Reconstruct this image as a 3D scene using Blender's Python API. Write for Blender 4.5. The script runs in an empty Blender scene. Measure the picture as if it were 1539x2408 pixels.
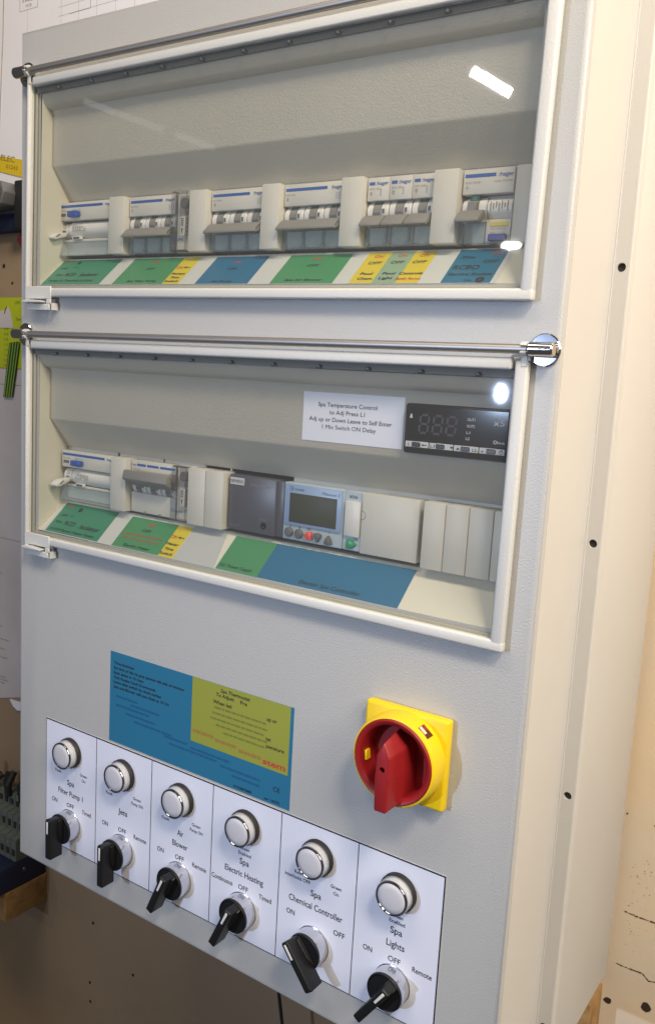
import bpy, bmesh, math, random
from mathutils import Matrix, Vector
random.seed(7)
S = bpy.context.scene
COL = S.collection
MM = 0.001
R90 = math.pi / 2

# ------------------------------------------------------------------ camera, world, lights
cam = bpy.data.cameras.new("camera")
cam.sensor_fit = 'VERTICAL'; cam.sensor_height = 36.0; cam.sensor_width = 23.0
cam.lens = 36.0 * 2030.42 / 2408.0
cam.clip_start = 0.01; cam.clip_end = 100
camo = bpy.data.objects.new("camera", cam); COL.objects.link(camo)
RM = [[0.8256448848695969, -0.5493546344808622, -0.12853019],
      [0.5614796963313803, 0.8223760246410545, 0.09185981],
      [0.05523653407203366, -0.14801067417579716, 0.98744203]]
m = Matrix.Identity(4)
for i in range(3):
    m[i][0] = RM[i][0]; m[i][1] = RM[i][2]; m[i][2] = -RM[i][1]
m[0][3], m[1][3], m[2][3] = 0.67616, -0.49869, 0.322735
camo.matrix_world = m
S.camera = camo

W = bpy.data.worlds.new("World"); S.world = W; W.use_nodes = True
bg = W.node_tree.nodes["Background"]
bg.inputs[0].default_value = (0.86, 0.82, 0.80, 1); bg.inputs[1].default_value = 0.095
S.view_settings.view_transform = 'Standard'; S.view_settings.look = 'None'
S.view_settings.exposure = 0.06; S.view_settings.gamma = 1.0

def area(name, loc, target, power, col, sx, sy):
    L = bpy.data.lights.new(name, 'AREA'); L.shape = 'RECTANGLE'; L.size = sx; L.size_y = sy
    L.energy = power; L.color = col
    o = bpy.data.objects.new(name, L); COL.objects.link(o)
    o.location = loc
    d = Vector(target) - Vector(loc)
    o.rotation_euler = d.to_track_quat('-Z', 'Y').to_euler()
    return o
# warm workshop lamp up on the right, an added fill for the enclosure side, a ceiling lamp out in the room, a cool window ahead-left
area("warm_lamp", (1.20, -0.72, 1.42), (0.30, 0.0, 0.25), 17.5, (1.0, 0.87, 0.71), 0.26, 0.26)
area("right_side_fill", (1.45, -0.38, 0.86), (0.5, 0.15, 0.12), 12.6, (1.0, 0.92, 0.82), 0.5, 0.7)  # unseen fill, added to brighten the enclosure's right side
area("ceiling_lamp", (0.10, -0.80, 1.75), (0.2, 0, 0.4), 9.0, (1.0, 0.88, 0.74), 0.9, 0.25)
wl_ = area("window_light", (-0.40, -2.05, 0.32), (0.40, 0, 0.06), 1.75, (0.50, 0.66, 1.0), 0.028, 0.052); wl_.data.shape = 'ELLIPSE'; wl_.data.spread = math.radians(55)
w2_ = area("upper_window_light", (-0.385, -2.00, 0.755), (0.45, 0, 0.40), 0.16, (1.0, 0.98, 0.90), 0.055, 0.018); w2_.data.shape = 'ELLIPSE'; w2_.data.spread = math.radians(60)
tl = area("far_tube_lamp", (-1.10, -3.30, 1.70), (0.43, 0, 0.51), 5, (1.0, 0.96, 0.88), 0.20, 0.04)
tl.rotation_euler.rotate_axis('Z', math.radians(-27))
for f_, ln_ in ((0.10, 0.16), (0.42, 0.24), (0.86, 0.20)):
    sl_ = area("far_strip_lamp", (-2.853+0.472*f_, -2.492-0.39*f_, 1.606-0.164*f_), (0.15, 0, 0.51), 0.02, (0.92, 0.97, 1.0), ln_, 0.03)
    zx = Vector((0.472, -0.39, -0.164)).normalized(); zz = Vector((-2.6-0.15, -2.7, 1.0)).normalized(); zz = (zz - zz.dot(zx)*zx).normalized()
    sl_.rotation_euler = Matrix((zx, zz.cross(zx), zz)).transposed().to_euler()

# ------------------------------------------------------------------ materials
def mat(name, col, rough=0.5, metal=0.0, spec=0.5, bump=None, var=None, trans=0.0, alpha=1.0, coat=0.0, emit=None):
    M = bpy.data.materials.new(name); M.use_nodes = True
    N = M.node_tree.nodes; L = M.node_tree.links; b = N["Principled BSDF"]
    b.inputs["Base Color"].default_value = (*col, 1)
    b.inputs["Roughness"].default_value = rough; b.inputs["Metallic"].default_value = metal
    b.inputs["Specular IOR Level"].default_value = spec
    b.inputs["Transmission Weight"].default_value = trans
    b.inputs["Coat Weight"].default_value = coat
    tc = N.new("ShaderNodeTexCoord")
    if bump:
        for i, (sc, st, dist) in enumerate(bump):
            n = N.new("ShaderNodeTexNoise"); n.inputs["Scale"].default_value = sc; n.inputs["Detail"].default_value = 2
            L.new(tc.outputs["Object"], n.inputs["Vector"])
            bp = N.new("ShaderNodeBump"); bp.inputs["Strength"].default_value = st; bp.inputs["Distance"].default_value = dist
            L.new(n.outputs["Fac"], bp.inputs["Height"])
            if i: L.new(prev.outputs["Normal"], bp.inputs["Normal"])
            prev = bp
        L.new(prev.outputs["Normal"], b.inputs["Normal"])
    if var:
        sc, c2, lo, hi = var
        n = N.new("ShaderNodeTexNoise"); n.inputs["Scale"].default_value = sc; n.inputs["Detail"].default_value = 5
        L.new(tc.outputs["Object"], n.inputs["Vector"])
        r = N.new("ShaderNodeMapRange"); r.inputs[1].default_value = lo; r.inputs[2].default_value = hi
        L.new(n.outputs["Fac"], r.inputs[0])
        mx = N.new("ShaderNodeMix"); mx.data_type = 'RGBA'
        mx.inputs[6].default_value = (*col, 1); mx.inputs[7].default_value = (*c2, 1)
        L.new(r.outputs[0], mx.inputs[0]); L.new(mx.outputs[2], b.inputs["Base Color"])
    return M

def clear_mat(name, tint, gloss=1.0, milk=0.0, ior=1.45, rough=0.0, milkcol=(0.8, 0.8, 0.8)):
    M = bpy.data.materials.new(name); M.use_nodes = True
    N = M.node_tree.nodes; L = M.node_tree.links; N.remove(N["Principled BSDF"])
    out = N["Material Output"]
    t = N.new("ShaderNodeBsdfTransparent"); t.inputs[0].default_value = (*tint, 1)
    g = N.new("ShaderNodeBsdfGlossy"); g.inputs["Roughness"].default_value = rough
    f = N.new("ShaderNodeFresnel"); f.inputs[0].default_value = ior
    mu = N.new("ShaderNodeMath"); mu.operation = 'MULTIPLY'; mu.inputs[1].default_value = gloss
    ge = N.new("ShaderNodeNewGeometry"); fr_ = N.new("ShaderNodeMath"); fr_.operation = 'SUBTRACT'; fr_.inputs[0].default_value = 1.0
    L.new(ge.outputs["Backfacing"], fr_.inputs[1])
    m0 = N.new("ShaderNodeMath"); m0.operation = 'MULTIPLY'
    L.new(f.outputs[0], m0.inputs[0]); L.new(fr_.outputs[0], m0.inputs[1])
    L.new(m0.outputs[0], mu.inputs[0])          # only the front face of each pane mirrors the room
    base = t
    if milk:
        d = N.new("ShaderNodeBsdfDiffuse"); d.inputs[0].default_value = (*milkcol, 1)
        x = N.new("ShaderNodeMixShader"); x.inputs[0].default_value = milk
        L.new(t.outputs[0], x.inputs[1]); L.new(d.outputs[0], x.inputs[2]); base = x
    x2 = N.new("ShaderNodeMixShader"); L.new(mu.outputs[0], x2.inputs[0])
    L.new(base.outputs[0], x2.inputs[1]); L.new(g.outputs[0], x2.inputs[2])
    L.new(x2.outputs[0], out.inputs["Surface"])
    return M

PEEL = [(860, 0.52, 0.00044), (1700, 0.3, 0.00025)]
M_panel = mat("panel_paint", (0.485, 0.473, 0.448), 0.36, bump=PEEL, var=(6, (0.47, 0.47, 0.45), 0.35, 0.75))
M_side = mat("side_paint", (0.585, 0.57, 0.54), 0.5, bump=[(900, 0.22, 0.0006)], var=(5, (0.55, 0.535, 0.505), 0.4, 0.8))
M_chan = mat("channel_paint", (0.40, 0.395, 0.35), 0.55, bump=[(900, 0.25, 0.0006)])
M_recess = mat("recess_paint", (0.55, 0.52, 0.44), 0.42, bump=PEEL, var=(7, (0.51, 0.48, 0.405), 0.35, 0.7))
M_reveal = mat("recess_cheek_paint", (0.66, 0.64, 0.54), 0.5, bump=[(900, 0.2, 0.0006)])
M_frame = mat("frame_paint", (0.63, 0.62, 0.58), 0.40, bump=[(900, 0.5, 0.00035)])
M_gasket = mat("gasket", (0.42, 0.40, 0.31), 0.6)
M_rail_shade = mat("rail_shade_strip", (0.17, 0.165, 0.145), 0.55, bump=[(600, 0.3, 0.0004)])  # dark tone stands in for the top rail's shadow
M_black = mat("black_plastic", (0.009, 0.009, 0.010), 0.42, spec=0.35, bump=[(900, 0.15, 0.0003)])
M_blackm = mat("black_matt", (0.016, 0.015, 0.014), 0.62, bump=[(500, 0.3, 0.0005)])
M_dark = mat("dark_inside", (0.03, 0.03, 0.03), 0.8)
M_steel = mat("brushed_steel", (0.50, 0.46, 0.42), 0.46, 1.0, bump=[(300, 0.1, 0.0003)])
M_chrome = mat("chrome", (0.55, 0.55, 0.57), 0.10, 1.0)
M_dchrome = mat("dark_chrome", (0.30, 0.30, 0.31), 0.12, 1.0)
M_satin = mat("satin_chrome", (0.66, 0.66, 0.68), 0.16, 1.0, bump=[(200, 0.03, 0.0002)])
M_white = mat("white_sheet", (0.76, 0.775, 0.87), 0.38, bump=[(60, 0.05, 0.001)])
M_pale = mat("pale_grey", (0.42, 0.40, 0.36), 0.6)
M_ink = mat("black_ink", (0.018, 0.018, 0.022), 0.5)
M_inkg = mat("faded_ink", (0.30, 0.28, 0.25), 0.6)
M_inkr = mat("red_ink", (0.55, 0.045, 0.03), 0.5)
M_inkb = mat("blue_ink", (0.02, 0.10, 0.36), 0.5)
M_inkd = mat("navy_ink", (0.01, 0.05, 0.17), 0.5)
M_inklight = mat("pale_print", (0.55, 0.56, 0.58), 0.5)
M_abs = mat("offwhite_plastic", (0.63, 0.61, 0.55), 0.45, bump=[(400, 0.06, 0.0004)], var=(30, (0.59, 0.57, 0.51), 0.4, 0.8))
M_abs2 = mat("white_plastic", (0.70, 0.69, 0.66), 0.4)
M_grey = mat("grey_plastic", (0.215, 0.208, 0.195), 0.5, bump=[(500, 0.1, 0.0004)])
M_dgrey = mat("dark_grey_plastic", (0.10, 0.10, 0.098), 0.5)
M_bluep = mat("blue_plastic", (0.012, 0.075, 0.38), 0.35)
M_navyp = mat("dark_blue_plastic", (0.015, 0.02, 0.22), 0.35)
M_greenp = mat("green_plastic", (0.0, 0.15, 0.085), 0.45)
M_greenb = mat("green_button", (0.0, 0.27, 0.09), 0.35)
M_redb = mat("red_button", (0.75, 0.075, 0.025), 0.35)
M_yellow = mat("yellow_plastic", (0.86, 0.60, 0.008), 0.42, bump=[(250, 0.06, 0.0005)])
M_red = mat("red_plastic", (0.30, 0.012, 0.014), 0.40, bump=[(350, 0.08, 0.0004)])
M_refl = mat("lamp_reflector", (0.70, 0.71, 0.75), 0.3)
M_lens = mat("white_lens", (0.57, 0.56, 0.59), 0.45)
M_cclear = clear_mat("clear_ring", (0.93, 0.93, 0.93), 1.6, 0.30, milkcol=(0.75, 0.75, 0.76), rough=0.08)
M_cover = clear_mat("clear_blue_cover", (0.93, 0.965, 0.965), 1.2, 0.20, rough=0.10, milkcol=(0.62, 0.70, 0.72))
M_case = clear_mat("clear_case", (0.965, 0.96, 0.945), 1.3, 0.025, rough=0.05)
M_glass = clear_mat("window_glass", (0.955, 0.953, 0.935), 1.0, 0.030, 1.5, rough=0.02)
M_green = mat("green_label", (0.05, 0.25, 0.10), 0.4)
M_green2 = mat("sea_green_label", (0.025, 0.22, 0.12), 0.4)
M_blue = mat("blue_label", (0.012, 0.135, 0.26), 0.4)
M_blue2 = mat("teal_label", (0.008, 0.14, 0.25), 0.4)
M_bluebig = mat("blue_sheet", (0.020, 0.165, 0.29), 0.42, bump=[(40, 0.05, 0.001)])
M_yel = mat("yellow_label", (0.62, 0.50, 0.025), 0.42)
M_olive = mat("lime_label", (0.31, 0.325, 0.045), 0.42)
M_sage = mat("sage_label", (0.25, 0.38, 0.25), 0.42)
M_strip = mat("white_strip", (0.56, 0.58, 0.56), 0.30)
M_film = mat("film_strip", (0.47, 0.49, 0.49), 0.22)
M_siem = mat("charcoal_plastic", (0.075, 0.075, 0.095), 0.35, bump=[(500, 0.08, 0.0003)])
M_plc = mat("pale_blue_plastic", (0.27, 0.38, 0.58), 0.35)
M_plc2 = mat("pale_grey_plastic", (0.44, 0.52, 0.58), 0.4)
M_lcd = mat("lcd", (0.045, 0.050, 0.033), 0.45, spec=0.2)
M_bezel = mat("black_bezel", (0.005, 0.005, 0.007), 0.22, spec=0.2)
M_seg = mat("unlit_segment", (0.022, 0.007, 0.006), 0.5)
M_wall_shaded = mat("shaded_wall_brown", (0.36, 0.255, 0.155), 0.85, bump=[(25, 0.25, 0.004), (300, 0.2, 0.0008)],
             var=(5, (0.30, 0.21, 0.125), 0.35, 0.75))  # shade around and below the enclosure is put into this brown
M_wall_lit = mat("lit_wall_cream", (0.76, 0.60, 0.40), 0.8, bump=[(25, 0.2, 0.003), (300, 0.15, 0.0006)],
             var=(9, (0.70, 0.60, 0.47), 0.40, 0.70))  # lit copy of the wall colour, for the brighter right side
M_wood = mat("timber", (0.40, 0.23, 0.085), 0.75, bump=[(150, 0.4, 0.002)], var=(45, (0.22, 0.11, 0.035), 0.4, 0.75))
M_paper = mat("paper", (0.88, 0.87, 0.92), 0.8, bump=[(12, 0.2, 0.004)])
M_paper2 = mat("paper_worn", (0.62, 0.57, 0.56), 0.8, bump=[(10, 0.25, 0.004)], var=(8, (0.54, 0.49, 0.47), 0.4, 0.75))
M_ystick = mat("yellow_sticker", (0.78, 0.55, 0.02), 0.5)
M_chart = mat("lime_chart", (0.48, 0.55, 0.012), 0.6)
M_gband = mat("green_tape", (0.012, 0.08, 0.012), 0.45)
M_yband = mat("yellow_stripe", (0.30, 0.40, 0.05), 0.45)
M_tray = mat("navy_paint", (0.008, 0.014, 0.05), 0.55)
M_term = mat("terminal_grey", (0.13, 0.15, 0.13), 0.6)
M_redpaper = mat("red_card", (0.42, 0.06, 0.04), 0.7)
M_trunk = mat("dark_steel", (0.12, 0.12, 0.12), 0.4, 0.6)
M_hole = mat("hole_dark", (0.035, 0.022, 0.014), 0.9)
M_pencil = mat("pencil", (0.11, 0.075, 0.045), 0.9)

# ------------------------------------------------------------------ mesh builder (millimetres)
class MB:
    def __init__(s): s.bm = bmesh.new()
    def add(s, verts, faces):
        v = [s.bm.verts.new(p) for p in verts]
        fs = []
        for f in faces:
            try: fs.append(s.bm.faces.new([v[i] for i in f]))
            except ValueError: pass
        return v, fs
    def box(s, x0, x1, y0, y1, z0, z1, bev=0, seg=2):
        v, f = s.add([(x0,y0,z0),(x1,y0,z0),(x1,y1,z0),(x0,y1,z0),(x0,y0,z1),(x1,y0,z1),(x1,y1,z1),(x0,y1,z1)],
                     [(3,2,1,0),(4,5,6,7),(0,1,5,4),(1,2,6,5),(2,3,7,6),(3,0,4,7)])
        if bev:
            es = list({e for q in f for e in q.edges})
            bmesh.ops.bevel(s.bm, geom=es, offset=bev, segments=seg, affect='EDGES', profile=0.5)
        return s
    def quad(s, pts): s.add(pts, [tuple(range(len(pts)))]); return s
    def rect(s, x0, x1, y0, y1, z=0): return s.quad([(x0,y0,z),(x1,y0,z),(x1,y1,z),(x0,y1,z)])
    def prism(s, poly, a0, a1, axis='z', bev=0, seg=2):
        def P(p, a):
            if axis == 'z': return (p[0], p[1], a)
            if axis == 'x': return (a, p[0], p[1])
            return (p[0], a, p[1])
        n = len(poly)
        v, f = s.add([P(p, a0) for p in poly] + [P(p, a1) for p in poly],
                     [tuple(range(n))[::-1], tuple(range(n, 2*n))] + [(i, (i+1) % n, n + (i+1) % n, n + i) for i in range(n)])
        bmesh.ops.recalc_face_normals(s.bm, faces=f)
        if bev:
            es = list({e for q in f for e in q.edges})
            bmesh.ops.bevel(s.bm, geom=es, offset=bev, segments=seg, affect='EDGES', profile=0.5)
        return s
    def lathe(s, prof, c=(0,0,0), axis='z', n=48, cap=True):
        def P(r, h, a):
            x, y = r*math.cos(a), r*math.sin(a)
            if axis == 'z': return (c[0]+x, c[1]+y, c[2]+h)
            if axis == 'x': return (c[0]+h, c[1]+x, c[2]+y)
            return (c[0]+x, c[1]+h, c[2]+y)
        vs, fs = [], []
        for r, h in prof:
            vs += [P(r, h, 2*math.pi*i/n) for i in range(n)]
        k = len(prof)
        for j in range(k-1):
            for i in range(n):
                a, b = j*n+i, j*n+(i+1) % n
                fs.append((a, b, b+n, a+n))
        if cap:
            fs.append(tuple(range(n))[::-1]); fs.append(tuple(range((k-1)*n, k*n)))
        v, f = s.add(vs, fs)
        bmesh.ops.recalc_face_normals(s.bm, faces=f)
        return s
    def cyl(s, c, r, h0, h1, axis='z', n=32, ch=0):
        pr = [(r, h0), (r, h1)] if not ch else [(r-ch, h0), (r, h0+ch), (r, h1-ch), (r-ch, h1)]
        return s.lathe(pr, c, axis, n)
    def tube(s, pts, r, n=8):
        pts = [Vector(p) for p in pts]; rings = []
        for i, p in enumerate(pts):
            t = (pts[min(i+1, len(pts)-1)] - pts[max(i-1, 0)]).normalized()
            u = t.orthogonal().normalized() if i == 0 else (u - u.dot(t)*t).normalized()
            w = t.cross(u)
            rings.append([p + r*(math.cos(2*math.pi*k/n)*u + math.sin(2*math.pi*k/n)*w) for k in range(n)])
        vs = [q for ring in rings for q in ring]; fs = []
        for j in range(len(rings)-1):
            for k in range(n):
                fs.append((j*n+k, j*n+(k+1) % n, (j+1)*n+(k+1) % n, (j+1)*n+k))
        fs += [tuple(range(n))[::-1], tuple(range((len(rings)-1)*n, len(rings)*n))]
        s.add(vs, fs); return s
    def text(s, t, x, y, cap, width=None, z=0.18, al='c', bold=0.0, shear=0.0, rot=0.0, mirror=False):
        """flat lettering; y = middle of the capitals; width = total width in mm"""
        V, F, w, capH = glyphs(t, bold)
        k = cap / capH
        kx = k if width is None else width / w
        off = {'c': -w*kx/2, 'l': 0, 'r': -w*kx}[al]
        ca, sa = math.cos(rot), math.sin(rot)
        pts = []
        for px, py in V:
            yy = py*k - cap/2; xx = px*kx + off + shear*yy
            pts.append((x + xx*ca - yy*sa, y + xx*sa + yy*ca, z))
        s.add(pts, F); return s
    def build(s, name, material, parent=None, loc=None, rot=None, smooth=True, label=None, cat=None, group=None, kind=None):
        me = bpy.data.meshes.new(name)
        bmesh.ops.scale(s.bm, vec=(MM, MM, MM), verts=s.bm.verts)
        s.bm.to_mesh(me); s.bm.free()
        me.materials.append(material)
        if smooth:
            me.polygons.foreach_set("use_smooth", [True]*len(me.polygons))
            me.set_sharp_from_angle(angle=math.radians(38))
        o = bpy.data.objects.new(name, me); COL.objects.link(o)
        if loc: o.location = [c*MM for c in loc]
        if rot: o.rotation_euler = rot
        if parent: o.parent = parent
        tag(o, label, cat, group, kind)
        return o

def tag(o, label=None, cat=None, group=None, kind=None):
    if label: o["label"] = label
    if cat: o["category"] = cat
    if group: o["group"] = group
    if kind: o["kind"] = kind

def thing(name, label, cat, loc, rot=(R90, 0, 0), group=None):
    o = bpy.data.objects.new(name, None); COL.objects.link(o)
    o.empty_display_size = 0.02
    o.location = [c*MM for c in loc]; o.rotation_euler = rot
    tag(o, label, cat, group)
    return o

_g = {}
def glyphs(t, bold):
    if 'M' in t: bold = 0.0          # the heavier offset breaks up this letter
    key = (t, bold)
    if key not in _g:
        def raw(q):
            cu = bpy.data.curves.new("t", 'FONT'); cu.body = q; cu.size = 1; cu.resolution_u = 3; cu.offset = bold; cu.fill_mode = 'FRONT'
            ob = bpy.data.objects.new("t", cu); me = ob.to_mesh()
            V = [(v.co.x, v.co.y) for v in me.vertices]; F = [tuple(p.vertices) for p in me.polygons]
            ob.to_mesh_clear(); bpy.data.objects.remove(ob); bpy.data.curves.remove(cu)
            return V, F
        V, F = raw(t)
        H, _ = raw("H")
        capH = max(v[1] for v in H)
        x0 = min(v[0] for v in V); x1 = max(v[0] for v in V)
        # face winding towards +z
        _g[key] = ([(a-x0, b) for a, b in V], F, x1-x0, capH)
    return _g[key]

# ------------------------------------------------------------------ the enclosure
enc = thing("electrical_enclosure", "large pale grey steel control enclosure with two glazed windows, hung on the wall", "enclosure", (0, 0, -152), (0, 0, 0))
DZ = 152      # enclosure children are in enclosure axes: z from its bottom
TILT = 0.0135
W2 = dict(z=175.0, tilt=0.004)
W1 = dict(z=390.5, tilt=TILT)
def wmat(w):  # window group: shifts and tilts world-axes geometry
    return w
# front panel: sheet with two openings and a rounded folded edge
XO0, XO1 = 28.0, 472.0
def panel_front():
    b = MB()
    r = 4.0
    xs = [r, XO0, XO1, 500-r]
    def zt(x, z): return z - 0.02*(x) if z > 500 else z
    zs = [-152+r, 175.0, 332.0, 390.5, 547.5, 605-r]
    for j in range(5):
        for i in range(3):
            if i == 1 and j in (1, 3): continue
            q = []
            for xx, zz in ((xs[i], zs[j]), (xs[i+1], zs[j]), (xs[i+1], zs[j+1]), (xs[i], zs[j+1])):
                t = 0
                if zz in (390.5, 547.5): t = -TILT*(xx-250)
                if zz == 605-r: t = -0.02*xx
                q.append((xx, 0, zz + t + DZ))
            b.quad(q)
    # rounded rim, returning back by `r` then flanges
    n = 5
    ring = []
    for k in range(n+1):
        a = k/n*R90
        ring.append((r*(1-math.sin(a)), r*(1-math.cos(a))))   # inset, depth
    def loop(ins, dep):
        i = ins
        return [(i, dep, -152+i+DZ), (500-i, dep, -152+i+DZ), (500-i, dep, 605-i-0.02*(500-i)+DZ), (i, dep, 605-i-0.02*i+DZ)]
    loops = [loop(*p) for p in ring] + [loop(0, 82)]
    for a, c in zip(loops[:-1], loops[1:]):
        for k in range(4):
            b.quad([a[k], c[k], c[(k+1) % 4], a[(k+1) % 4]])
    return b
pf = panel_front()
bmesh.ops.remove_doubles(pf.bm, verts=pf.bm.verts, dist=0.001)
bmesh.ops.recalc_face_normals(pf.bm, faces=pf.bm.faces)
pf.build("front_panel", M_panel, enc)

# side skins on the right (cover flange / channel with holes / rear body)
side = MB().box(478, 500.12, 3.9, 81.4, -152+4+DZ, 592+DZ)
sd = side.build("cover_side", M_side, enc)
FY = 83.0                                   # the wider rear body shows a forward-facing mounting flange here
HOLES = [(505.4, 407), (505.2, 224.5), (505.6, 42.0), (505.5, -140.5)]
def flange():
    b = MB(); y = FY; x0, x1 = 488.0, 509.6; r = 2.9
    zs = [-180.8]
    for hx, hz in sorted(HOLES, key=lambda q: q[1]):
        lo, hi = hz-4.5, hz+4.5
        b.quad([(x0, y, zs[-1]+DZ), (x1, y, zs[-1]+DZ), (x1, y, lo+DZ), (x0, y, lo+DZ)])
        b.quad([(x0, y, lo+DZ), (hx-4.5, y, lo+DZ), (hx-4.5, y, hi+DZ), (x0, y, hi+DZ)])
        sq = [(x1, lo), (x1, hi), (hx-4.5, hi), (hx-4.5, lo)]
        n = 24
        ring = [(hx+r*math.cos(-math.pi/4+2*math.pi*k/n), hz+r*math.sin(-math.pi/4+2*math.pi*k/n)) for k in range(n)]
        for q in range(4):
            arc = [ring[(q*6+i) % n] for i in range(7)]
            b.quad([(p[0], y, p[1]+DZ) for p in [sq[q], sq[(q+1) % 4]] + arc[::-1]])
        for k in range(n):
            p, q_ = ring[k], ring[(k+1) % n]
            b.quad([(p[0], y, p[1]+DZ), (q_[0], y, q_[1]+DZ), (q_[0], y+2.2, q_[1]+DZ), (p[0], y+2.2, p[1]+DZ)])
        zs.append(hi)
    b.quad([(x0, y, zs[-1]+DZ), (x1, y, zs[-1]+DZ), (x1, y, 616+DZ), (x0, y, 616+DZ)])
    bmesh.ops.remove_doubles(b.bm, verts=b.bm.verts, dist=0.0005)
    return b
flange().build("mounting_flange", M_side, enc, smooth=False)
MB().prism([(509.5, FY-0.04), (510.5, FY-0.02), (511.0, FY+0.15), (511.4, FY+0.6), (511.6, FY+1.3), (511.6, FY+8.0), (507, FY+8.0), (507, FY+4.0), (509.5, FY+4.0)], -181.5+DZ, 617+DZ, 'z').build("fold_edge", M_side, enc)
MB().prism([(500.0, 81.6), (500.6, 81.6), (500.9, 82.2), (500.9, FY+0.1), (500.0, FY+0.1)], -148+DZ, 592+DZ, 'z').build("fold_edge", M_side, enc)
for hx, hz in HOLES:
    MB().cyl((hx, 0, hz+DZ), 3.3, FY+2.1, FY+3.0, 'y', 24).build("hole_back", M_dark, enc, smooth=False)
rear = MB().box(-11.5, 511.5, FY+5.0, 235, -182+DZ, 617+DZ, bev=2.0, seg=3)
rear.build("rear_body", M_side, enc)

# ------------------------------------------------------------------ windows: recess + door, built for z offset and tilt
def window(w):
    Z, T = w['z'], w['tilt']
    piv = Vector((250, 0, Z + 50))
    def root_xf(o):
        # children of the enclosure, tilted about the window middle
        R = Matrix.Rotation(T, 4, 'Y')
        o.location = Vector(((250)*MM, 0, (Z + 50 + DZ)*MM)); o.rotation_euler = (0, T, 0)
    def P(x, y, z): return (x-250, y, z-50)        # local coords: z from window base
    # recess sheet (profile swept along x)
    b = MB()
    prof_t = [(0, 157), (2.5, 150), (5, 147.5), (9.5, 146.3), (11, 143), (11, 102), (12, 100), (30, 75.5), (33, 75.5)]
    for (y0, z0), (y1, z1) in zip(prof_t[:-1], prof_t[1:]):
        b.quad([P(XO0, y0, z0), P(XO1, y0, z0), P(XO1, y1, z1), P(XO0, y1, z1)])
    bmesh.ops.remove_doubles(b.bm, verts=b.bm.verts, dist=0.001)
    # panel lip behind
    rec = b.build("window_recess", M_recess, enc); root_xf(rec)
    s = MB()
    s.quad([P(XO0, 0, 0), P(XO1, 0, 0), P(XO1, 27, 25), P(XO0, 27, 25)])
    s.quad([P(XO0, 27, 25), P(XO1, 27, 25), P(XO1, 34, 25), P(XO0, 34, 25)])
    s.build("shelf", M_reveal, rec)
    # cheeks left and right
    poly = [(0, 0), (27, 25), (34, 25), (34, 75.5), (30, 75.5), (12, 100), (11, 102), (11, 143), (9.5, 146.3), (5, 147.5), (2.5, 150), (0, 157)]
    for x in (XO0, XO1):
        c = MB(); c.quad([P(x, y, z) for y, z in poly]); c.build("recess_cheek", M_reveal, rec)
    d = MB(); d.box(XO0-250-5, XO1-250+5, 70, 72, -30, 40)
    d.box(XO0-250-5, XO1-250+5, 34.5, 71, 27, 29); d.box(XO0-250-5, XO1-250+5, 34.5, 71, -27, -25)
    d.build("slot_back", M_dark, rec)
    # narrow flange strip above the devices, in lengths with dark gaps
    f = MB()
    seg = [(30, 96), (99, 152), (154, 200), (226.5, 228)] if w is W2 else [(30, 100), (101, 190), (191, 330), (331, 470)]
    if w is W2: seg += [(290, 470)]
    for a, c in seg: f.box(a-250, c-250, 31, 33, 20.5, 25.4)
    f.build("slot_strip", M_abs, rec)
    # ---------------- door
    yF = -7.5
    fr = MB()
    fr.box(*[v for v in (17-250, 483-250)], yF, -1.2, -11-50, -3.8-50, bev=1.5, seg=3)            # bottom rail
    fr.box(24-250, 472.5-250, yF, -1.2, 162.2-50, 169.6-50, bev=1.4, seg=3)                      # top rail
    fr.box(17.1-250, 20.5-250, yF+0.08, -1.3, -8-50, 167-50, bev=1.2, seg=2)                            # left stile
    fr.box(474.6-250, 482.9-250, yF+0.06, -1.3, -9.3-50, 168-50, bev=1.6, seg=3)                          # right stile
    door = fr.build("window_door", M_frame, enc); root_xf(door)
    gl = MB().box(20.3-250, 475-250, -4.6, -2.2, -4.5-50, 163-50)
    gl.build("glass_pane", M_glass, door)
    gk = MB()
    gk.box(21.5-250, 24.2-250, -2.0, -0.6, -4-50, 162-50, bev=0.4, seg=1)
    gk.box(24.4-250, 474-250, -2.0, -0.6, -4.5-50, -1.8-50, bev=0.4, seg=1)
    gk.build("gasket_strip", M_gasket, door)
    MB().box(21-250, 474-250, -2.0, -0.5, 157.4-50, 162.6-50, bev=0.3, seg=1).build("top_rail_shade", M_rail_shade, door)  # painted shadow band of the top rail on the panel behind the glass
    # hinge loops wrapped round the rod
    yR, zR = -8.0, 174.5
    for x0, x1, side in ((18.0, 21.5, -1), (478.6, 482.4, 1)):
        l = MB()
        pr = []
        for k in range(0, 13):
            a = math.radians(-150 + k*25)
            pr.append((math.cos(a), math.sin(a)))
        outer = [(yR+4.3*c, zR-50+4.3*s_) for c, s_ in pr]; inner = [(yR+2.9*c, zR-50+2.9*s_) for c, s_ in pr]
        for k in range(12):
            l.prism([outer[k], outer[k+1], inner[k+1], inner[k]], x0-250, x1-250, 'x')
        l.box(x0-250, x1-250, yF-0.25, yF+1.45, 164-50, zR-50-1.8, bev=0.4, seg=1)
        if side > 0:
            l.tube([(471.8-250, yF+1.5, 169.3-50), (473-250, yF+1.2, 170.4-50), (476-250, yF+1, 170.7-50), (478-250, yF+0.8, 172-50), (479.5-250, yF+0.6, 175-50)], 0.9, 6)
        bmesh.ops.remove_doubles(l.bm, verts=l.bm.verts, dist=0.001)
        l.build("hinge_loop", M_frame, door)
    rod = MB().cyl((0, yR, zR-50), 2.8, 18-250, 482-250, 'x', 20)
    rod.build("hinge_rod", M_steel, door)
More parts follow.
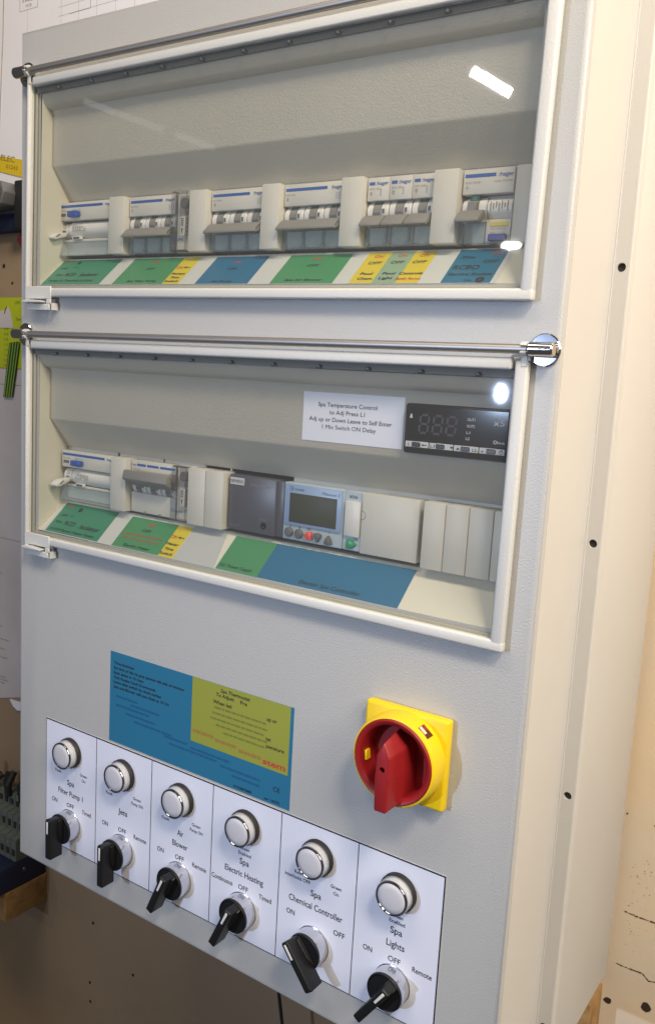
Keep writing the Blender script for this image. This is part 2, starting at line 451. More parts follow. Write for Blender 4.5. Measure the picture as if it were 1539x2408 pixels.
    for x0, x1, xd in ((2.5, 17.5, 10.0), (482.8, 498.2, 490.0)):
        p = MB().cyl((0, yR-0.2, zR-50), 4.4, x0-250, x1-250, 'x', 28, ch=0.9)
        p.cyl((xd-250, 0, zR-50), 4.0, -5, 0, 'y', 24)
        p.build("hinge_post", M_chrome, door)
        dsc = MB().cyl((xd-250, 0, zR-50), 9.8, -2.4, -0.02, 'y', 48, ch=0.7)
        dsc.build("hinge_disc", M_chrome, door)
    x = 54.0
    while x < 470:
        MB().lathe([(1.6, -3.2), (1.2, -4.9), (0.5, -5.3)], (x-250, 0, 158.6-50), 'y', 12).build("rivet", M_trunk, door)
        x += 39.6
    # catch
    c = MB()
    X0 = 19.0
    def C(x0, x1, z0, z1, y0=yF-0.6, y1=yF+0.9): c.box(X0+x0-250, X0+x1-250, y0, y1, z0-50, z1-50, bev=0.35, seg=1)
    C(0, 34, -12.8, -2.2); C(0, 4.5, -17, -12.9); C(28.5, 34, -17, -12.9); C(3, 32.5, -22.3, -17.1)
    c.box(X0+34.2-250, X0+35.6-250, yF+0.2, -1.3, -22-50, -16-50)
    c.build("catch_plate", M_frame, door)
    t = MB()
    t.prism([(X0+0.8-250, -16.2-50), (X0+26-250, -16.0-50), (X0+26-250, -14.6-50), (X0+9-250, -13.6-50), (X0+0.8-250, -14.6-50)], yF-4.5, yF+3, 'y', bev=0.3, seg=1)
    t.build("catch_tongue", M_frame, door)
    return rec, door
window(W1); window(W2)

def wpos(w, x, y, z):
    """world position (mm) of a point given at nominal x,y and height above the window base"""
    T = w['tilt']; dz = z - 50
    return (250 + (x-250)*math.cos(T) + dz*math.sin(T), y, w['z'] + 50 - (x-250)*math.sin(T) + dz*math.cos(T))
def wrot(w): return (R90, w['tilt'], 0)

# ------------------------------------------------------------------ devices
H2 = 22.4
ROW = 50.3
def dev(w, name, label, cat, x, y=22, group=None):
    return thing(name, label, cat, wpos(w, x, y, ROW), wrot(w), group)

def nose(b, wd):
    b.box(0.15, wd-0.15, 7.2, H2, -8, 0, bev=0.5, seg=2)
def breaker(w, x, mods, label, on=False, code="NCN 332A", group="circuit breakers", twin=None, name="circuit_breaker"):
    wd = 17.5*mods
    t = dev(w, name, label, "circuit breaker", x, group=group)
    b = MB(); nose(b, wd)
    b.box(0.15, wd-0.15, -H2, H2, -45, -9.5)
    if on: b.box(0.15, wd-0.15, -H2, -5.2, -9.6, -0.6, bev=0.6, seg=2)
    else: b.box(0.15, wd-0.15, -H2+1, -9.5, -9.6, -3.4, bev=0.3, seg=1)
    if not on:
        b.box(0.3, wd-0.3, -9.6, -8.2, -9.6, -2.0)
    b.build("body", M_abs, t)
    s = MB()
    if on:
        for a, c in ((0.13, 0.33), (0.36, 0.62), (0.65, 0.98)): s.rect(wd*a, wd*c, 17.6, 19.6, 0.12)
    else:
        s.rect(1.5, wd*0.72 if mods > 1 else 6.0, 17.4, 19.5, 0.12)
    s.build("stripe", M_inkb, t)
    l = MB()
    if on: l.text("hager", 1.2, 18.6, 1.9, 5, al='l')
    else: l.text(":hager", wd-0.8, 18.6, 2.3, 10.5 if mods > 1 else 9.6, al='r', bold=0.01)
    l.build("brand_lettering", M_inkb, t)
    l = MB().text(code, 1.6, 14.9, 1.3, 8.5, al='l', z=0.12)
    l.rect(2.2, 4.4, 12.2, 12.7, 0.12); l.rect(3.1, 3.5, 10.2, 13.4, 0.12); l.rect(2.0, 4.6, 11.2, 11.5, 0.12)
    for k in range(3 if mods > 1 else 1):
        for q in range(3): l.rect(wd-7+k*2.2, wd-6.2+k*2.2, 10.3+q*1.7, 11.4+q*1.7, 0.12)
    l.build("rating_print", M_inkg, t)
    yc = 0.4
    for k in range(mods):
        o = k*17.5
        hb = MB(); hb.cyl((0, yc, -8), 7.4, o+0.4, o+5.1, 'x', 28, ch=0.5); hb.cyl((0, yc, -8), 7.4, o+11.4, o+17.1, 'x', 28, ch=0.5)
        hb.box(o+12.4, o+13.6, yc-1.6, yc+1.8, -2, -0.45)
        hb.build("hub", M_abs2, t)
        tg = MB(); tg.cyl((0, yc, -8), 7.5, o+5.2, o+11.3, 'x', 28)
        tg.build("toggle", M_grey, t)
        gm = MB(); ang = 62 if not on else -40
        if not on:
            gm.cyl((0, yc, -8), 7.75, o+5.3, o+11.2, 'x', 28)
            # keep only the upper cap of the drum as the green marker
            geom = [f for f in gm.bm.faces if f.calc_center_median().y < yc + 4.6]
            bmesh.ops.delete(gm.bm, geom=geom, context='FACES')
            gm.build("position_marker", M_greenp, t)
            gm = MB().text("O", o+8.2, yc+6.6, 1.3, 2.0, z=-3.35)
            gm.build("marker_print", M_inklight, t)
        sl = MB().box(o+12.6, o+14.4, yc-1.4, yc+1.4, -2.2, -0.35)
        sl.box(o+6.0, o+10.4, yc-2.6, yc-0.9, -2.2, -0.42)
        sl.build("slot", M_dgrey, t)
    hd = MB()
    x0, x1 = 0.6, wd-0.6
    if on:
        hd.prism([(3.5, -1), (12.6, 5.5), (14.6, 8.2), (13.9, 9.8), (7.2, 11.4), (5.8, 10.2), (0.5, 0)], x0, x1, 'x', bev=0.5, seg=2)
    else:
        hd.prism([(-2.8, -1), (-2.8, 2.4), (-9.2, 9.6), (-10.8, 9.9), (-11.2, 8.2), (-8.2, 1)], x0, x1, 'x', bev=0.6, seg=2)
    hd.build("lever", M_grey, t)
    if mods > 1:
        ht = MB().prism([(-5.2, 4.2), (-5.0, 5.2), (-8.6, 8.8), (-9.0, 7.6)] if not on else [(2, 5), (3, 6), (5.5, 8), (5, 9)], x1-0.1, x1+0.15, 'x')
        ht.build("lever_notch", M_dgrey, t)
    if not on:
        cv = MB()
        for k in range(mods if mods == 1 else 1):
            cv.box(0.5, wd-0.5, -H2-0.3, -9.8, -3.0, -2.0, bev=0.3, seg=1)
            cv.box(0.5, wd-0.5, -H2-0.6, -H2+0.5, -9, -2.3)
        for k in range(mods+1):
            xx = min(max(k*17.5, 1.2), wd-1.2)
            cv.box(xx-0.7, xx+0.7, -H2-0.4, -10, -2.3, -1.2)
            cv.box(xx-1.4, xx+1.4, -H2-0.5, -H2+2.6, -2.2, -0.5, bev=0.3, seg=1)
        cv.build("terminal_cover", M_cover, t)
    else:
        cl = MB()
        for k in range(1, mods): cl.box(k*17.5-0.9, k*17.5+0.9, -H2-0.4, -H2+1.6, -1, 0.2)
        cl.build("clip", M_grey, t)
    return t

def rcd(w, x, label, group="residual current devices"):
    wd = 70.0
    t = dev(w, "residual_current_device", label, "residual current device", x, group=group)
    b = MB(); b.box(0.2, wd-0.2, 7.2, H2, -8, 0, bev=0.7, seg=2); b.box(0.2, wd-0.2, -H2, H2, -45, -12)
    b.box(0.4, wd-0.4, -10.6, -8.4, -12, -2.5, bev=0.4, seg=1)
    b.box(0.4, wd-0.4, -H2+0.6, -11, -12, -6.5)
    b.build("body", M_abs, t)
    s = MB().rect(1.5, wd*0.82, 18.0, 20.2, 0.12); s.build("stripe", M_inkb, t)
    MB().text(":hager", wd-0.8, 19.2, 2.1, 9, al='r', bold=0.01).build("brand_lettering", M_inkb, t)
    l = MB().rect(2.6, 10.2, 10.8, 13.4, 0.12); l.build("rating_window", M_dgrey, t)
    l = MB().text("CDC 480", 2.2, 15.4, 1.3, 9, al='l', z=0.12); l.text("30mA", 17.5, 15.8, 1.3, 12, al='l', z=0.12)
    l.build("rating_print", M_inkg, t)
    tb = MB().prism([(17.0, 9.4), (29.5, 9.4), (29.5, 14.6), (17.0, 14.6)], 0, 5.0, 'z', bev=1.0, seg=2)
    tb.build("test_button", M_bluep, t)
    d = MB().cyl((0, -0.8, -8), 7.6, 13.5, wd-0.4, 'x', 32, ch=0.8)
    d.build("drum", M_abs2, t)
    p = MB()
    for k in range(6):
        for q in range(3):
            if random.random() < 0.8: p.rect(19+k*3, 20.8+k*3, -2.2+q*1.6, -1.3+q*1.6, 0.0)
    p.build("drum_print", M_inkg, t)
    d2 = MB().cyl((0, -0.8, -8), 6.8, 1.4, 12.4, 'x', 32, ch=0.8); d2.build("toggle_drum", M_abs2, t)
    MB().text("O", 7.6, 2.0, 2.0, 3.4, z=-0.8).rect(5, 9.4, -2.2, -1.0, -0.8).build("drum_mark", M_dgrey, t)
    lv = MB().prism([(-3, -2), (-4.5, 8), (-8.2, 13.5), (-10.2, 12.8), (-10, 9), (-6, -2)], 0.6, 9.8, 'x', bev=0.8, seg=2)
    lv.build("lever", M_abs2, t)
    ln = MB().prism([(-4.6, 6), (-7.6, 10), (-8.0, 9), (-5.2, 5)], 9.7, 10.0, 'x'); ln.build("lever_slot", M_dgrey, t)
    fl = MB().box(19.5, 30.5, -9.2, -6.4, -2.5, 0.4, bev=0.4, seg=1); fl.build("flag_window", M_abs2, t)
    MB().rect(21, 29, -8.8, -6.9, 0.55).build("flag", M_dgrey, t)
    cv = MB(); cv.prism([(-10.8, -2.4), (-10.8, -1.4), (-H2-0.4, 1.6), (-H2-0.4, 0.6)], 0.4, wd-0.4, 'x')
    cv.box(0.4, wd-0.4, -H2-0.8, -H2, -9, 1.4); cv.box(0.3, 1.3, -H2, -11, -8, 0)
    cv.build("terminal_cover", M_cover, t)
    return t

def blank(w, x, wd, label, y=22, h=5.0, group="blanking plates"):
    t = dev(w, "blanking_plate", label, "blanking plate", x, y, group)
    b = MB().box(0.1, wd-0.1, -23.2, 23.0, -10, h, bev=0.9, seg=2)
    b.build("cover", M_abs, t)
    b = MB().box(wd-1.6, wd-0.6, -21.6, 21.6, h-4.0, h-0.7) if False else MB().box(2, wd-2, -21, 21, -30, -10)
    b.build("clip_frame", M_grey, t)
    return t

def timer(w, x, label):
    t = dev(w, "time_switch", label, "time switch", x, group="slim time switches")
    wd = 17.2
    b = MB().box(0.2, wd-0.2, -H2-0.4, H2+0.8, -40, -1.5, bev=0.5, seg=1)
    b.build("body", M_abs2, t)
    MB().rect(3, 14, 5, 21, -1.3).build("dial_back", M_pale, t)
    k = MB().cyl((10.5, 14.5, 0), 4.2, -1.2, 3.0, 'z', 24, ch=0.8); k.box(11.5, 15, 6, 10, -1.2, 2.6, bev=0.5, seg=1)
    k.build("clock_dial", M_dgrey, t)
    p = MB()
    for q in range(4): p.rect(8.0, 10.6, 2.2-q*1.6, 3.0-q*1.6, 2.2)
    p.quad([(8.4, -4.6, 2.2), (10.2, -4.6, 2.2), (9.3, -9.6, 2.2)])
    for q in range(22):
        if q % 4 != 3: p.rect(13.9, 15.6, 2.5-q*0.75, 2.9-q*0.75, 2.2)
    p.build("dial_print", M_ink, t)
    MB().box(7, 12, -10.5, 4.5, -1.2, 2.0, bev=0.4, seg=1).build("window_plate", M_abs2, t)
    c = MB()
    c.box(0.3, wd-0.3, -H2-0.4, H2+0.9, 5.4, 6.6, bev=0.4, seg=2)
    for a in ((0.3, 1.3), (wd-1.3, wd-0.3)): c.box(a[0], a[1], -H2-0.3, H2+0.8, -1.2, 5.3)
    c.box(1.4, wd-1.4, H2-0.3, H2+0.8, -1.2, 5.3); c.box(1.4, wd-1.4, -H2-0.3, -H2+0.8, -1.2, 5.3)
    c.build("clear_case", M_case, t)
    l = MB().text("Doepke", wd/2, -13.6, 2.6, 13.4, z=6.75, bold=0.015); l.build("brand_lettering", M_inkd, t)
    l = MB().text("T 24-1", wd/2, -19.2, 1.3, 10, z=6.75); l.build("small_print", M_inkg, t)
    return t

# upper row, left to right
rcd(W1, 24, "upper window's residual current device with blue test button, left end of the row")
blank(W1, 94.5, 18.5, "blank cover between the residual current device and the first breaker, upper window")
breaker(W1, 114.2, 3, "three-pole breaker above the Spa Filter Pump label, beside the clear time switch", code="NCN 332A")
timer(W1, 167.3, "clear-cased narrow time switch in the upper window, between breaker and blank cover")
blank(W1, 185.6, 18.2, "blank cover right of the upper clear time switch")
breaker(W1, 204.8, 3, "three-pole breaker above the blue Jet Pump label", code="NCN 320A")
blank(W1, 257.6, 17.0, "blank cover between the Jet Pump and Spa Air Blower breakers")
breaker(W1, 275.0, 3, "three-pole breaker above the green Spa Air Blower label", code="NCN 310A")
blank(W1, 327.8, 17.6, "blank cover just left of the three single breakers")
for k, (c, l) in enumerate((("NCN 110A", "single-pole breaker above the Pool Chem label, first of the trio"), ("NCN 150A", "single-pole breaker above the Pool Light label, middle of the trio"), ("NCN 106A", "single-pole breaker above the Controls label, last of the trio"))):
    breaker(W1, 346.0+17.5*k, 1, l, code=c)
blank(W1, 399.0, 18.0, "blank cover between the single breakers and the socket breaker")
def rcbo(w, x, label):
    wd = 35
    t = dev(w, "residual_current_breaker", label, "circuit breaker", x, group="circuit breakers")
    b = MB(); nose(b, wd); b.box(0.15, wd-0.15, -H2, H2, -45, -9.5); b.box(18.2, wd-0.2, -H2, -8.4, -9.6, -1.0, bev=0.6, seg=2)
    b.box(0.3, 18, -9.6, -8.2, -9.6, -2.0); b.build("body", M_abs, t)
    MB().rect(1.5, 22.5, 17.4, 19.6, 0.12).build("stripe", M_inkb, t)
    MB().text(":hager", wd-0.6, 18.6, 2.5, 10, al='r', bold=0.01).build("brand_lettering", M_inkb, t)
    l = MB().text("ADC 816F", 1.6, 14.4, 1.4, 11, al='l', z=0.12); l.text("16A 0.03A", wd-1, 14.4, 1.2, 12, al='r', z=0.12)
    l.rect(2, 4.6, 11.2, 11.5, 0.12); l.rect(3.1, 3.5, 9.8, 13, 0.12); l.build("rating_print", M_inkg, t)
    hb = MB().cyl((0, -1.2, -8), 7.4, 0.4, 5.4, 'x', 28, ch=0.5); hb.cyl((0, -1.2, -8), 7.4, 11.6, 17.3, 'x', 28, ch=0.5); hb.build("hub", M_abs2, t)
    MB().cyl((0, -1.2, -8), 7.5, 5.5, 11.5, 'x', 28).build("toggle", M_grey, t)
    gm = MB().box(5.4, 11.6, 3.6, 7.2, -6, -2.4, bev=0.3, seg=1); gm.build("position_marker", M_greenp, t)
    MB().text("O", 8.4, 5.4, 1.8, 2.4, z=-2.25).build("marker_print", M_inklight, t)
    MB().cyl((0, -1.2, -8), 7.2, 17.8, wd-0.3, 'x', 32, ch=0.5).build("drum", M_abs2, t)
    p = MB()
    for q in range(7):
        p.rect(20+q*1.9, 20.7+q*1.9, -3.4+(q % 3), 2.5-(q % 2), -0.55)
    p.build("drum_print", M_inkg, t)
    hd = MB().prism([(-2.8, -1), (-2.8, 2.4), (-9.2, 9.6), (-10.8, 9.9), (-11.2, 8.2), (-8.2, 1)], 0.6, 17.2, 'x', bev=0.6, seg=2)
    hd.box(5.6, 11.4, -4.2, 2.6, -1.5, 2.6, bev=0.5, seg=1); hd.build("lever", M_grey, t)
    cv = MB().box(0.5, 17.4, -H2-0.3, -9.8, -3.4, -2.2, bev=0.3, seg=1)
    for xx in (1.2, 16.6): cv.box(xx-0.7, xx+0.7, -H2-0.4, -10, -2.3, -1.2); cv.box(xx-1.3, xx+1.3, -H2-0.5, -H2+2.6, -2.2, -0.5)
    cv.build("terminal_cover", M_cover, t)
    MB().box(21.5, 33.0, -12.6, -10.2, -0.9, -0.5).build("yellow_flag", M_yel, t)
    MB().text("TEST MONTHLY", 27.2, -14.4, 1.0, 11, z=-0.75).text("PRESS TO TEST", 27.2, -16.6, 1.0, 11, z=-0.75).build("test_print", M_inkg, t)
    MB().box(21.5, 33.2, -H2+0.3, -17.8, -0.9, 2.6, bev=0.5, seg=1).build("test_button", M_navyp, t)
rcbo(W1, 417.6, "two-module breaker with dark blue test button above the teal Service Socket label")
blank(W1, 453.6, 17.6, "blank cover at the right end of the upper row", h=1.0)

# lower row
rcd(W2, 32, "lower window's residual current device with blue test button, left end of the row")
blank(W2, 102.4, 19.0, "blank cover beside the lower residual current device")
breaker(W2, 123.3, 3, "three-pole breaker switched up, with plain lower half, above the Electric Heater label", on=True, code="MCN 332")
timer(W2, 175.9, "clear-cased narrow time switch in the lower window, beside the raised breaker")
blank(W2, 193.6, 18.7, "left of two joined blank covers beside the charcoal power supply")
blank(W2, 212.6, 18.9, "right of two joined blank covers, touching the charcoal power supply")

t = dev(W2, "power_supply", "charcoal plastic power supply module above the DC Power Supply label", "power supply", 234.4)
b = MB().box(0, 46.5, -21.5, 22.0, -40, 0.8, bev=0.8, seg=2); b.box(46.6, 53.2, -21.3, 21.4, -40, -0.8, bev=0.6, seg=2)
b.build("body", M_siem, t)
MB().box(1.2, 15.2, 14.4, 20.0, 0.7, 1.2, bev=0.1, seg=1).build("nameplate", M_inklight, t)
MB().text("SIEMENS", 8.2, 17.2, 2.5, 12.4, z=1.4, bold=0.01).build("name_lettering", M_dgrey, t)
l = MB().text("LOGO!Power", 31.5, 15.8, 2.3, 20, z=1.0); l.build("model_lettering", mat("grey_print", (0.25, 0.25, 0.28), 0.5), t)
l = MB().text("24V 2.5A", 35.5, -10.0, 1.5, 8, z=1.0); l.text("DC OUT", 7.5, -17.8, 1.2, 11, z=1.0); l.build("small_print", mat("grey_print_small", (0.2, 0.2, 0.23), 0.5), t)
MB().lathe([(2.6, 0.7), (2.6, 1.3), (2.0, 1.3), (1.8, 0.9)], (36, -14.6, 0), 'z', 24).build("adjuster", M_bezel, t)
MB().box(35.2, 36.8, -16.0, -15.2, 1.2, 1.9, bev=0.2, seg=1).build("adjuster_slot", M_chrome, t)

t = dev(W2, "logic_controller", "pale blue logic controller with dark display and coloured buttons", "controller", 288.3)
b = MB().box(0, 54, -21.5, 22.0, -40, 0, bev=0.9, seg=2); b.box(54.1, 69.5, -21.5, 22.0, -40, -0.6, bev=0.6, seg=1); b.build("body", M_plc2, t)
MB().box(1.2, 53.0, -9.8, 21.2, -0.5, 1.2, bev=0.6, seg=2).build("fascia", M_plc, t)
MB().box(6.3, 48.8, -7.6, 14.6, 0.6, 1.6, bev=0.4, seg=2).build("display", M_lcd, t)
l = MB().text("crouzet", 10.6, 17.8, 1.9, 8.5, al='l', z=1.3, bold=0.01)
l.lathe([(1.7, 0), (1.35, 0)], (7.6, 17.9, 1.3), 'z', 20, cap=False); l.rect(7.3, 9, 17.7, 18.1, 1.32)
l.text("Millenium 3", 50.5, 17.2, 2.3, 15, al='r', z=1.3, bold=0.004, shear=0.3)
for q, s_ in zip((6.6, 15.4, 24.2, 33.0, 42.4), ("A", "B", "ESC", "-", "+")): l.text(s_, q, -11.4, 1.6, z=0.3 if False else 1.3) if False else l.text(s_, q+0.6, -11.0, 1.7, z=0.2, bold=0.01)
l.text("OK", 65.5, -12.6, 1.9, 4, z=-0.4, bold=0.01)
l.build("fascia_lettering", M_inkd, t)
MB().text("XD26", 61.4, 17.8, 2.0, 7, z=-0.4, bold=0.01).build("model_lettering", M_ink, t)
MB().box(56.0, 68.6, -10.8, 14.6, -1, 1.6, bev=0.6, seg=2).build("side_flap", M_abs2, t)
def rbtn(x, y, r=3.6): return MB().lathe([(r, -0.2), (r, 1.6), (r-0.7, 2.4), (0.2, 2.6)], (x, y, 0), 'z', 24)
rbtn(6.4, -15.6).build("button", M_dgrey, t); rbtn(15.6, -15.8).build("button", M_dgrey, t)
MB().prism([(20.6, -15.8), (24.5, -12.8), (27.8, -12.6), (28.0, -19.0), (24.5, -18.9)], -0.2, 2.5, 'z', bev=0.6, seg=2).build("button", M_redb, t)
MB().prism([(29.9, -13.2), (33.0, -12.5), (36.4, -13.2), (35.8, -16.2), (33.2, -20), (30.6, -16.4)], -0.2, 2.5, 'z', bev=0.6, seg=2).build("button", M_dgrey, t)
MB().prism([(39.2, -19.6), (42.7, -20.2), (46.2, -19.6), (45, -15.8), (42.6, -12.8), (40.4, -15.8)], -0.2, 2.5, 'z', bev=0.6, seg=2).build("button", M_dgrey, t)
MB().prism([(58.8, -12.8), (62.5, -13.2), (66.6, -16.4), (62.5, -19.8), (58.8, -20)], -0.8, 2.3, 'z', bev=0.6, seg=2).build("button", M_greenb, t)
cv = MB().box(69.8, 116.2, -21.9, 22.2, -30, 1.2, bev=0.9, seg=2); cv.build("terminal_cover", M_abs, t)
nt = MB().lathe([(3.6, 0.0), (3.5, 1.25), (3.0, 1.35), (2.4, 0.9)], (70.2, 5.8, 0), 'z', 24, cap=False)
nt.bm.faces.ensure_lookup_table()
bmesh.ops.delete(nt.bm, geom=[f for f in nt.bm.faces if f.calc_center_median().x < 70.2], context='FACES')
nt.build("finger_notch", M_inkg, t)
for k, (x0, x1) in enumerate(((409.4, 425.9), (426.1, 442.9), (443.1, 460.1), (460.3, 471.6))):
    blank(W2, x0, x1-x0, ("first of four grooved blank covers right of the logic controller, against its cover",
                         "second of the four blank covers right of the logic controller",
                         "third of the four blank covers right of the logic controller",
                         "narrow last blank cover at the right end of the lower row")[k], y=17, h=0.6)

# ------------------------------------------------------------------ labels on the shelves (local x = world x, y up the slope)
SH = math.atan2(25, 27)
def shelf_frame(w, name, label, cat):
    return thing(name, label, cat, wpos(w, 250, 0, 0), (SH, w['tilt'], 0))
def field(t, name, mtl, x0, x1, y0, y1, z=0.35, label=None):
    return MB().box(x0-250, x1-250, y0, y1, z-0.12, z).build(name, mtl, t, smooth=False, label=label)
def letters(t, name, mtl, items, z=0.55):
    b = MB()
    for it in items:
        s_, x, v, cap, wd = it[:5]
        b.text(s_, x-250, v, cap, wd, z=z, bold=it[5] if len(it) > 5 else 0.012, shear=0.12)
    return b.build(name, mtl, t, smooth=False)
def A1(v, x): return v + 3.9 + 0.018*(x-250)
TT = shelf_frame(W1, "label_strip", "long white circuit label strip with coloured fields on the upper window's shelf", "label")
MB().box(29-250, 456-250, -0.4, 35.2, 0.05, 0.2).build("backing", M_strip, TT, smooth=False)
field(TT, "green_field", M_green2, 30.5, 104, 0, 34.8)
field(TT, "green_field", M_green, 119.8, 176.2, 0, 34.6)
field(TT, "yellow_field", M_yel, 176.3, 193.8, 0, 34.6)
field(TT, "blue_field", M_blue, 211, 262.6, 0, 34.0)
field(TT, "green_field", M_green, 283, 336.8, 0, 33.8)
field(TT, "yellow_field", M_yel, 350, 368.0, 0, 34.6)
field(TT, "sage_field", M_sage, 368.1, 385.9, 0, 34.6)
field(TT, "yellow_field", M_yel, 386.0, 402.4, 0, 34.6)
field(TT, "teal_field", M_blue2, 418.9, 452.4, 0, 35.4)
letters(TT, "red_lettering", M_inkr, [("ON", 37.8, A1(33.0, 37), 3.0, 7), ("ON", 148.8, A1(26.4, 149), 2.8, 7), ("ON", 180.6, A1(18.4, 180), 3, 6.6), ("ON", 236.8, A1(22.9, 237), 2.6, 6),
    ("ON", 309.1, A1(23.8, 309), 3, 7.2), ("ON", 359.9, A1(23.8, 360), 3, 7), ("ON", 378.0, A1(24, 378), 3, 7), ("ON", 394.7, A1(23.5, 395), 3, 7), ("Both Rows", 394.0, A1(-2.0, 394), 2.4, 18, 0.02), ("ON", 446, A1(23.4, 446), 2.8, 7)])
letters(TT, "lettering", M_ink, [("OFF", 40.4, A1(22.6, 40), 2.6, 8), ("test", 55, A1(24, 55), 1.4, 4), ("RCD", 57.0, A1(13.3, 56), 4.2, 13, 0.02), ("Isolator", 81.2, A1(12.6, 80), 4.2, 22, 0.02), ("30ma", 43.0, A1(13.2, 42), 2.4, 9),
    ("Pumps & Chemicals & Lights", 64.9, A1(4.6, 65), 2.4, 56, 0.02), ("OFF", 148.6, A1(18.2, 148), 2.6, 9), ("Spa Filter Pump", 151.4, A1(1.7, 151), 2.4, 33, 0.02),
    ("Pumps", 185.0, A1(10.4, 185), 2.4, 14.5, 0.025), ("Time", 184.8, A1(5.4, 185), 2.4, 10, 0.025), ("Switch", 184.6, A1(0.6, 185), 2.4, 14.5, 0.025),
    ("OFF", 236.4, A1(14.8, 236), 2.6, 9), ("Jet Pump", 236.4, A1(-0.8, 236), 2.4, 20, 0.02), ("OFF", 309.3, A1(15.8, 309), 2.8, 10), ("Spa Air Blower", 310.7, A1(-1, 310), 2.5, 32, 0.02),
    ("OFF", 360.1, A1(16.5, 360), 3, 10), ("OFF", 377.4, A1(16.6, 377), 3, 10), ("OFF", 394, A1(16.2, 394), 3, 10), ("Pool", 359.5, A1(4.4, 359), 2.6, 9.5, 0.025), ("Chem", 360.8, A1(-1.1, 361), 2.6, 11.5, 0.025),
    ("Pool", 376.8, A1(4.2, 377), 2.6, 9.5, 0.025), ("Light", 376.8, A1(-0.9, 377), 2.6, 10.5, 0.025), ("Controls", 393.4, A1(3.8, 393), 2.6, 17.5, 0.025),
    ("30ma", 427.5, A1(19.7, 427), 2.8, 9.5), ("OFF", 444.7, A1(14.5, 445), 3.4, 10), ("RCBO", 430.3, A1(8.8, 430), 4.4, 18, 0.02), ("Service Socket", 435.8, A1(1.6, 436), 2.8, 30, 0.02), ("test", 436.8, A1(-4.6, 436), 1.8, 5)])
d = MB()
for x, v, r in ((53.5, A1(30.2, 53), 2.2), (444.8, A1(-4.6, 444), 3.0)): d.lathe([(r, 0), (r*0.2, 0)], (x-250, v, 0.55), 'z', 24, cap=False)
def arrow(d, x, v, z=0.55):
    d.quad([(x-250, v, z), (x-250+3, v-1.5, z), (x-250+2.4, v, z), (x-250+3, v+1.5, z)]); d.rect(x-250+2.4, x-250+7, v-0.35, v+0.35, z)
arrow(d, 184.6, A1(18.4, 185))
d.build("dot_mark", M_ink, TT, smooth=False)

TL = shelf_frame(W2, "label_strip", "left label strip with two green fields and a clear film tail, lower window's shelf", "label")
MB().box(34-250, 196-250, -0.2, 35.2, 0.05, 0.2).build("backing", M_strip, TL, smooth=False)
MB().prism([(196.1-250, -0.2), (240-250, -0.2), (231-250, 35.6), (196.1-250, 35.6)], 0.05, 0.2, 'z').build("film_tail", M_film, TL, smooth=False)
field(TL, "green_field", M_green2, 37, 106.2, 0.6, 34.8)
field(TL, "green_field", M_green, 124.2, 179.2, 0.4, 33.4)
field(TL, "yellow_field", M_yel, 179.3, 195.4, 0.1, 33.3)
letters(TL, "red_lettering", M_inkr, [("ON", 45.2, 31, 3, 7), ("ON", 151.3, 28.1, 3.2, 8), ("Comfort Heater Control Feed", 150.6, 15.7, 2.2, 46), ("from Pump Control Circuit", 150.4, 11.2, 2.2, 42), ("ON", 182.6, 21.2, 3.2, 7)])
letters(TL, "lettering", M_ink, [("OFF", 45.8, 20.4, 2.8, 9), ("test", 56, 21, 1.4, 4), ("RCD", 60.6, 12.6, 4.6, 13.5, 0.02), ("Isolator", 87.6, 11.9, 4.6, 25, 0.02), ("30ma", 45.6, 12.6, 2.4, 9), ("12 KW Electric Heater Heater", 70.4, 4.3, 2.5, 58, 0.02),
    ("OFF", 150.6, 21.2, 3, 10), ("Electric Heater", 152.4, 3.8, 2.6, 31, 0.02), ("Heater", 186.2, 13.9, 2.6, 13.5, 0.025), ("Time", 186, 8.7, 2.6, 10, 0.025), ("Switch", 186.2, 3.8, 2.6, 14, 0.025)])
d = MB(); d.lathe([(2.4, 0), (0.4, 0)], (60.2-250, 29, 0.55), 'z', 24, cap=False); arrow(d, 187, 21.2); d.build("dot_mark", M_ink, TL, smooth=False)
TR = shelf_frame(W2, "label_strip", "green and blue label for the power supply and controller on the lower window's shelf", "label")
MB().box(241-250, 404-250, 0.2, 34, 0.05, 0.2).build("backing", M_strip, TR, smooth=False)
field(TR, "green_field", M_green, 241.4, 282.4, 0.4, 33.8)
field(TR, "blue_field", M_blue, 282.5, 403.6, 0.6, 33.8)
letters(TR, "lettering", M_ink, [("DC Power Supply", 259.6, 4.9, 3.0, 32, 0.008), ("Electair Spa Controller", 346.0, 4.9, 3.2, 52, 0.008)])

# ------------------------------------------------------------------ instruction label and thermostat inside the lower window
t = thing("instruction_label", "white paper label of black text headed Spa Temperature Control, beside the thermostat", "label", (310, 10.9, 175+106))
MB().box(0, 83, 0, 34.8, -0.1, 0.25).build("paper", M_white, t, smooth=False)
l = MB()
for s_, x, y, wd in (("Spa Temperature Control", 37.5, 26.4, 49), ("to Adj Press L1", 37.6, 21.2, 29.5), ("Adj up or Down Leave to Self Enter", 40, 16.0, 68.5), ("1 Min Switch ON Delay", 39.6, 10.8, 44.5)):
    l.text(s_, x, y, 2.9, wd, z=0.4, bold=0.006)
l.build("lettering", M_ink, t, smooth=False)
t = thing("digital_thermostat", "black digital thermostat with dim display and four grey keys, upper right in the lower window", "thermostat", (396.8, 10.9, 175+104.6))
MB().box(0, 75, 0, 33, 0, 6.5, bev=2.0, seg=3).build("bezel", M_bezel, t)
MB().box(2.0, 73, 8.6, 31.5, 6.0, 6.8, bev=0.4, seg=1).build("display_window", mat("smoked_window", (0.004, 0.004, 0.006), 0.07, spec=0.3), t)
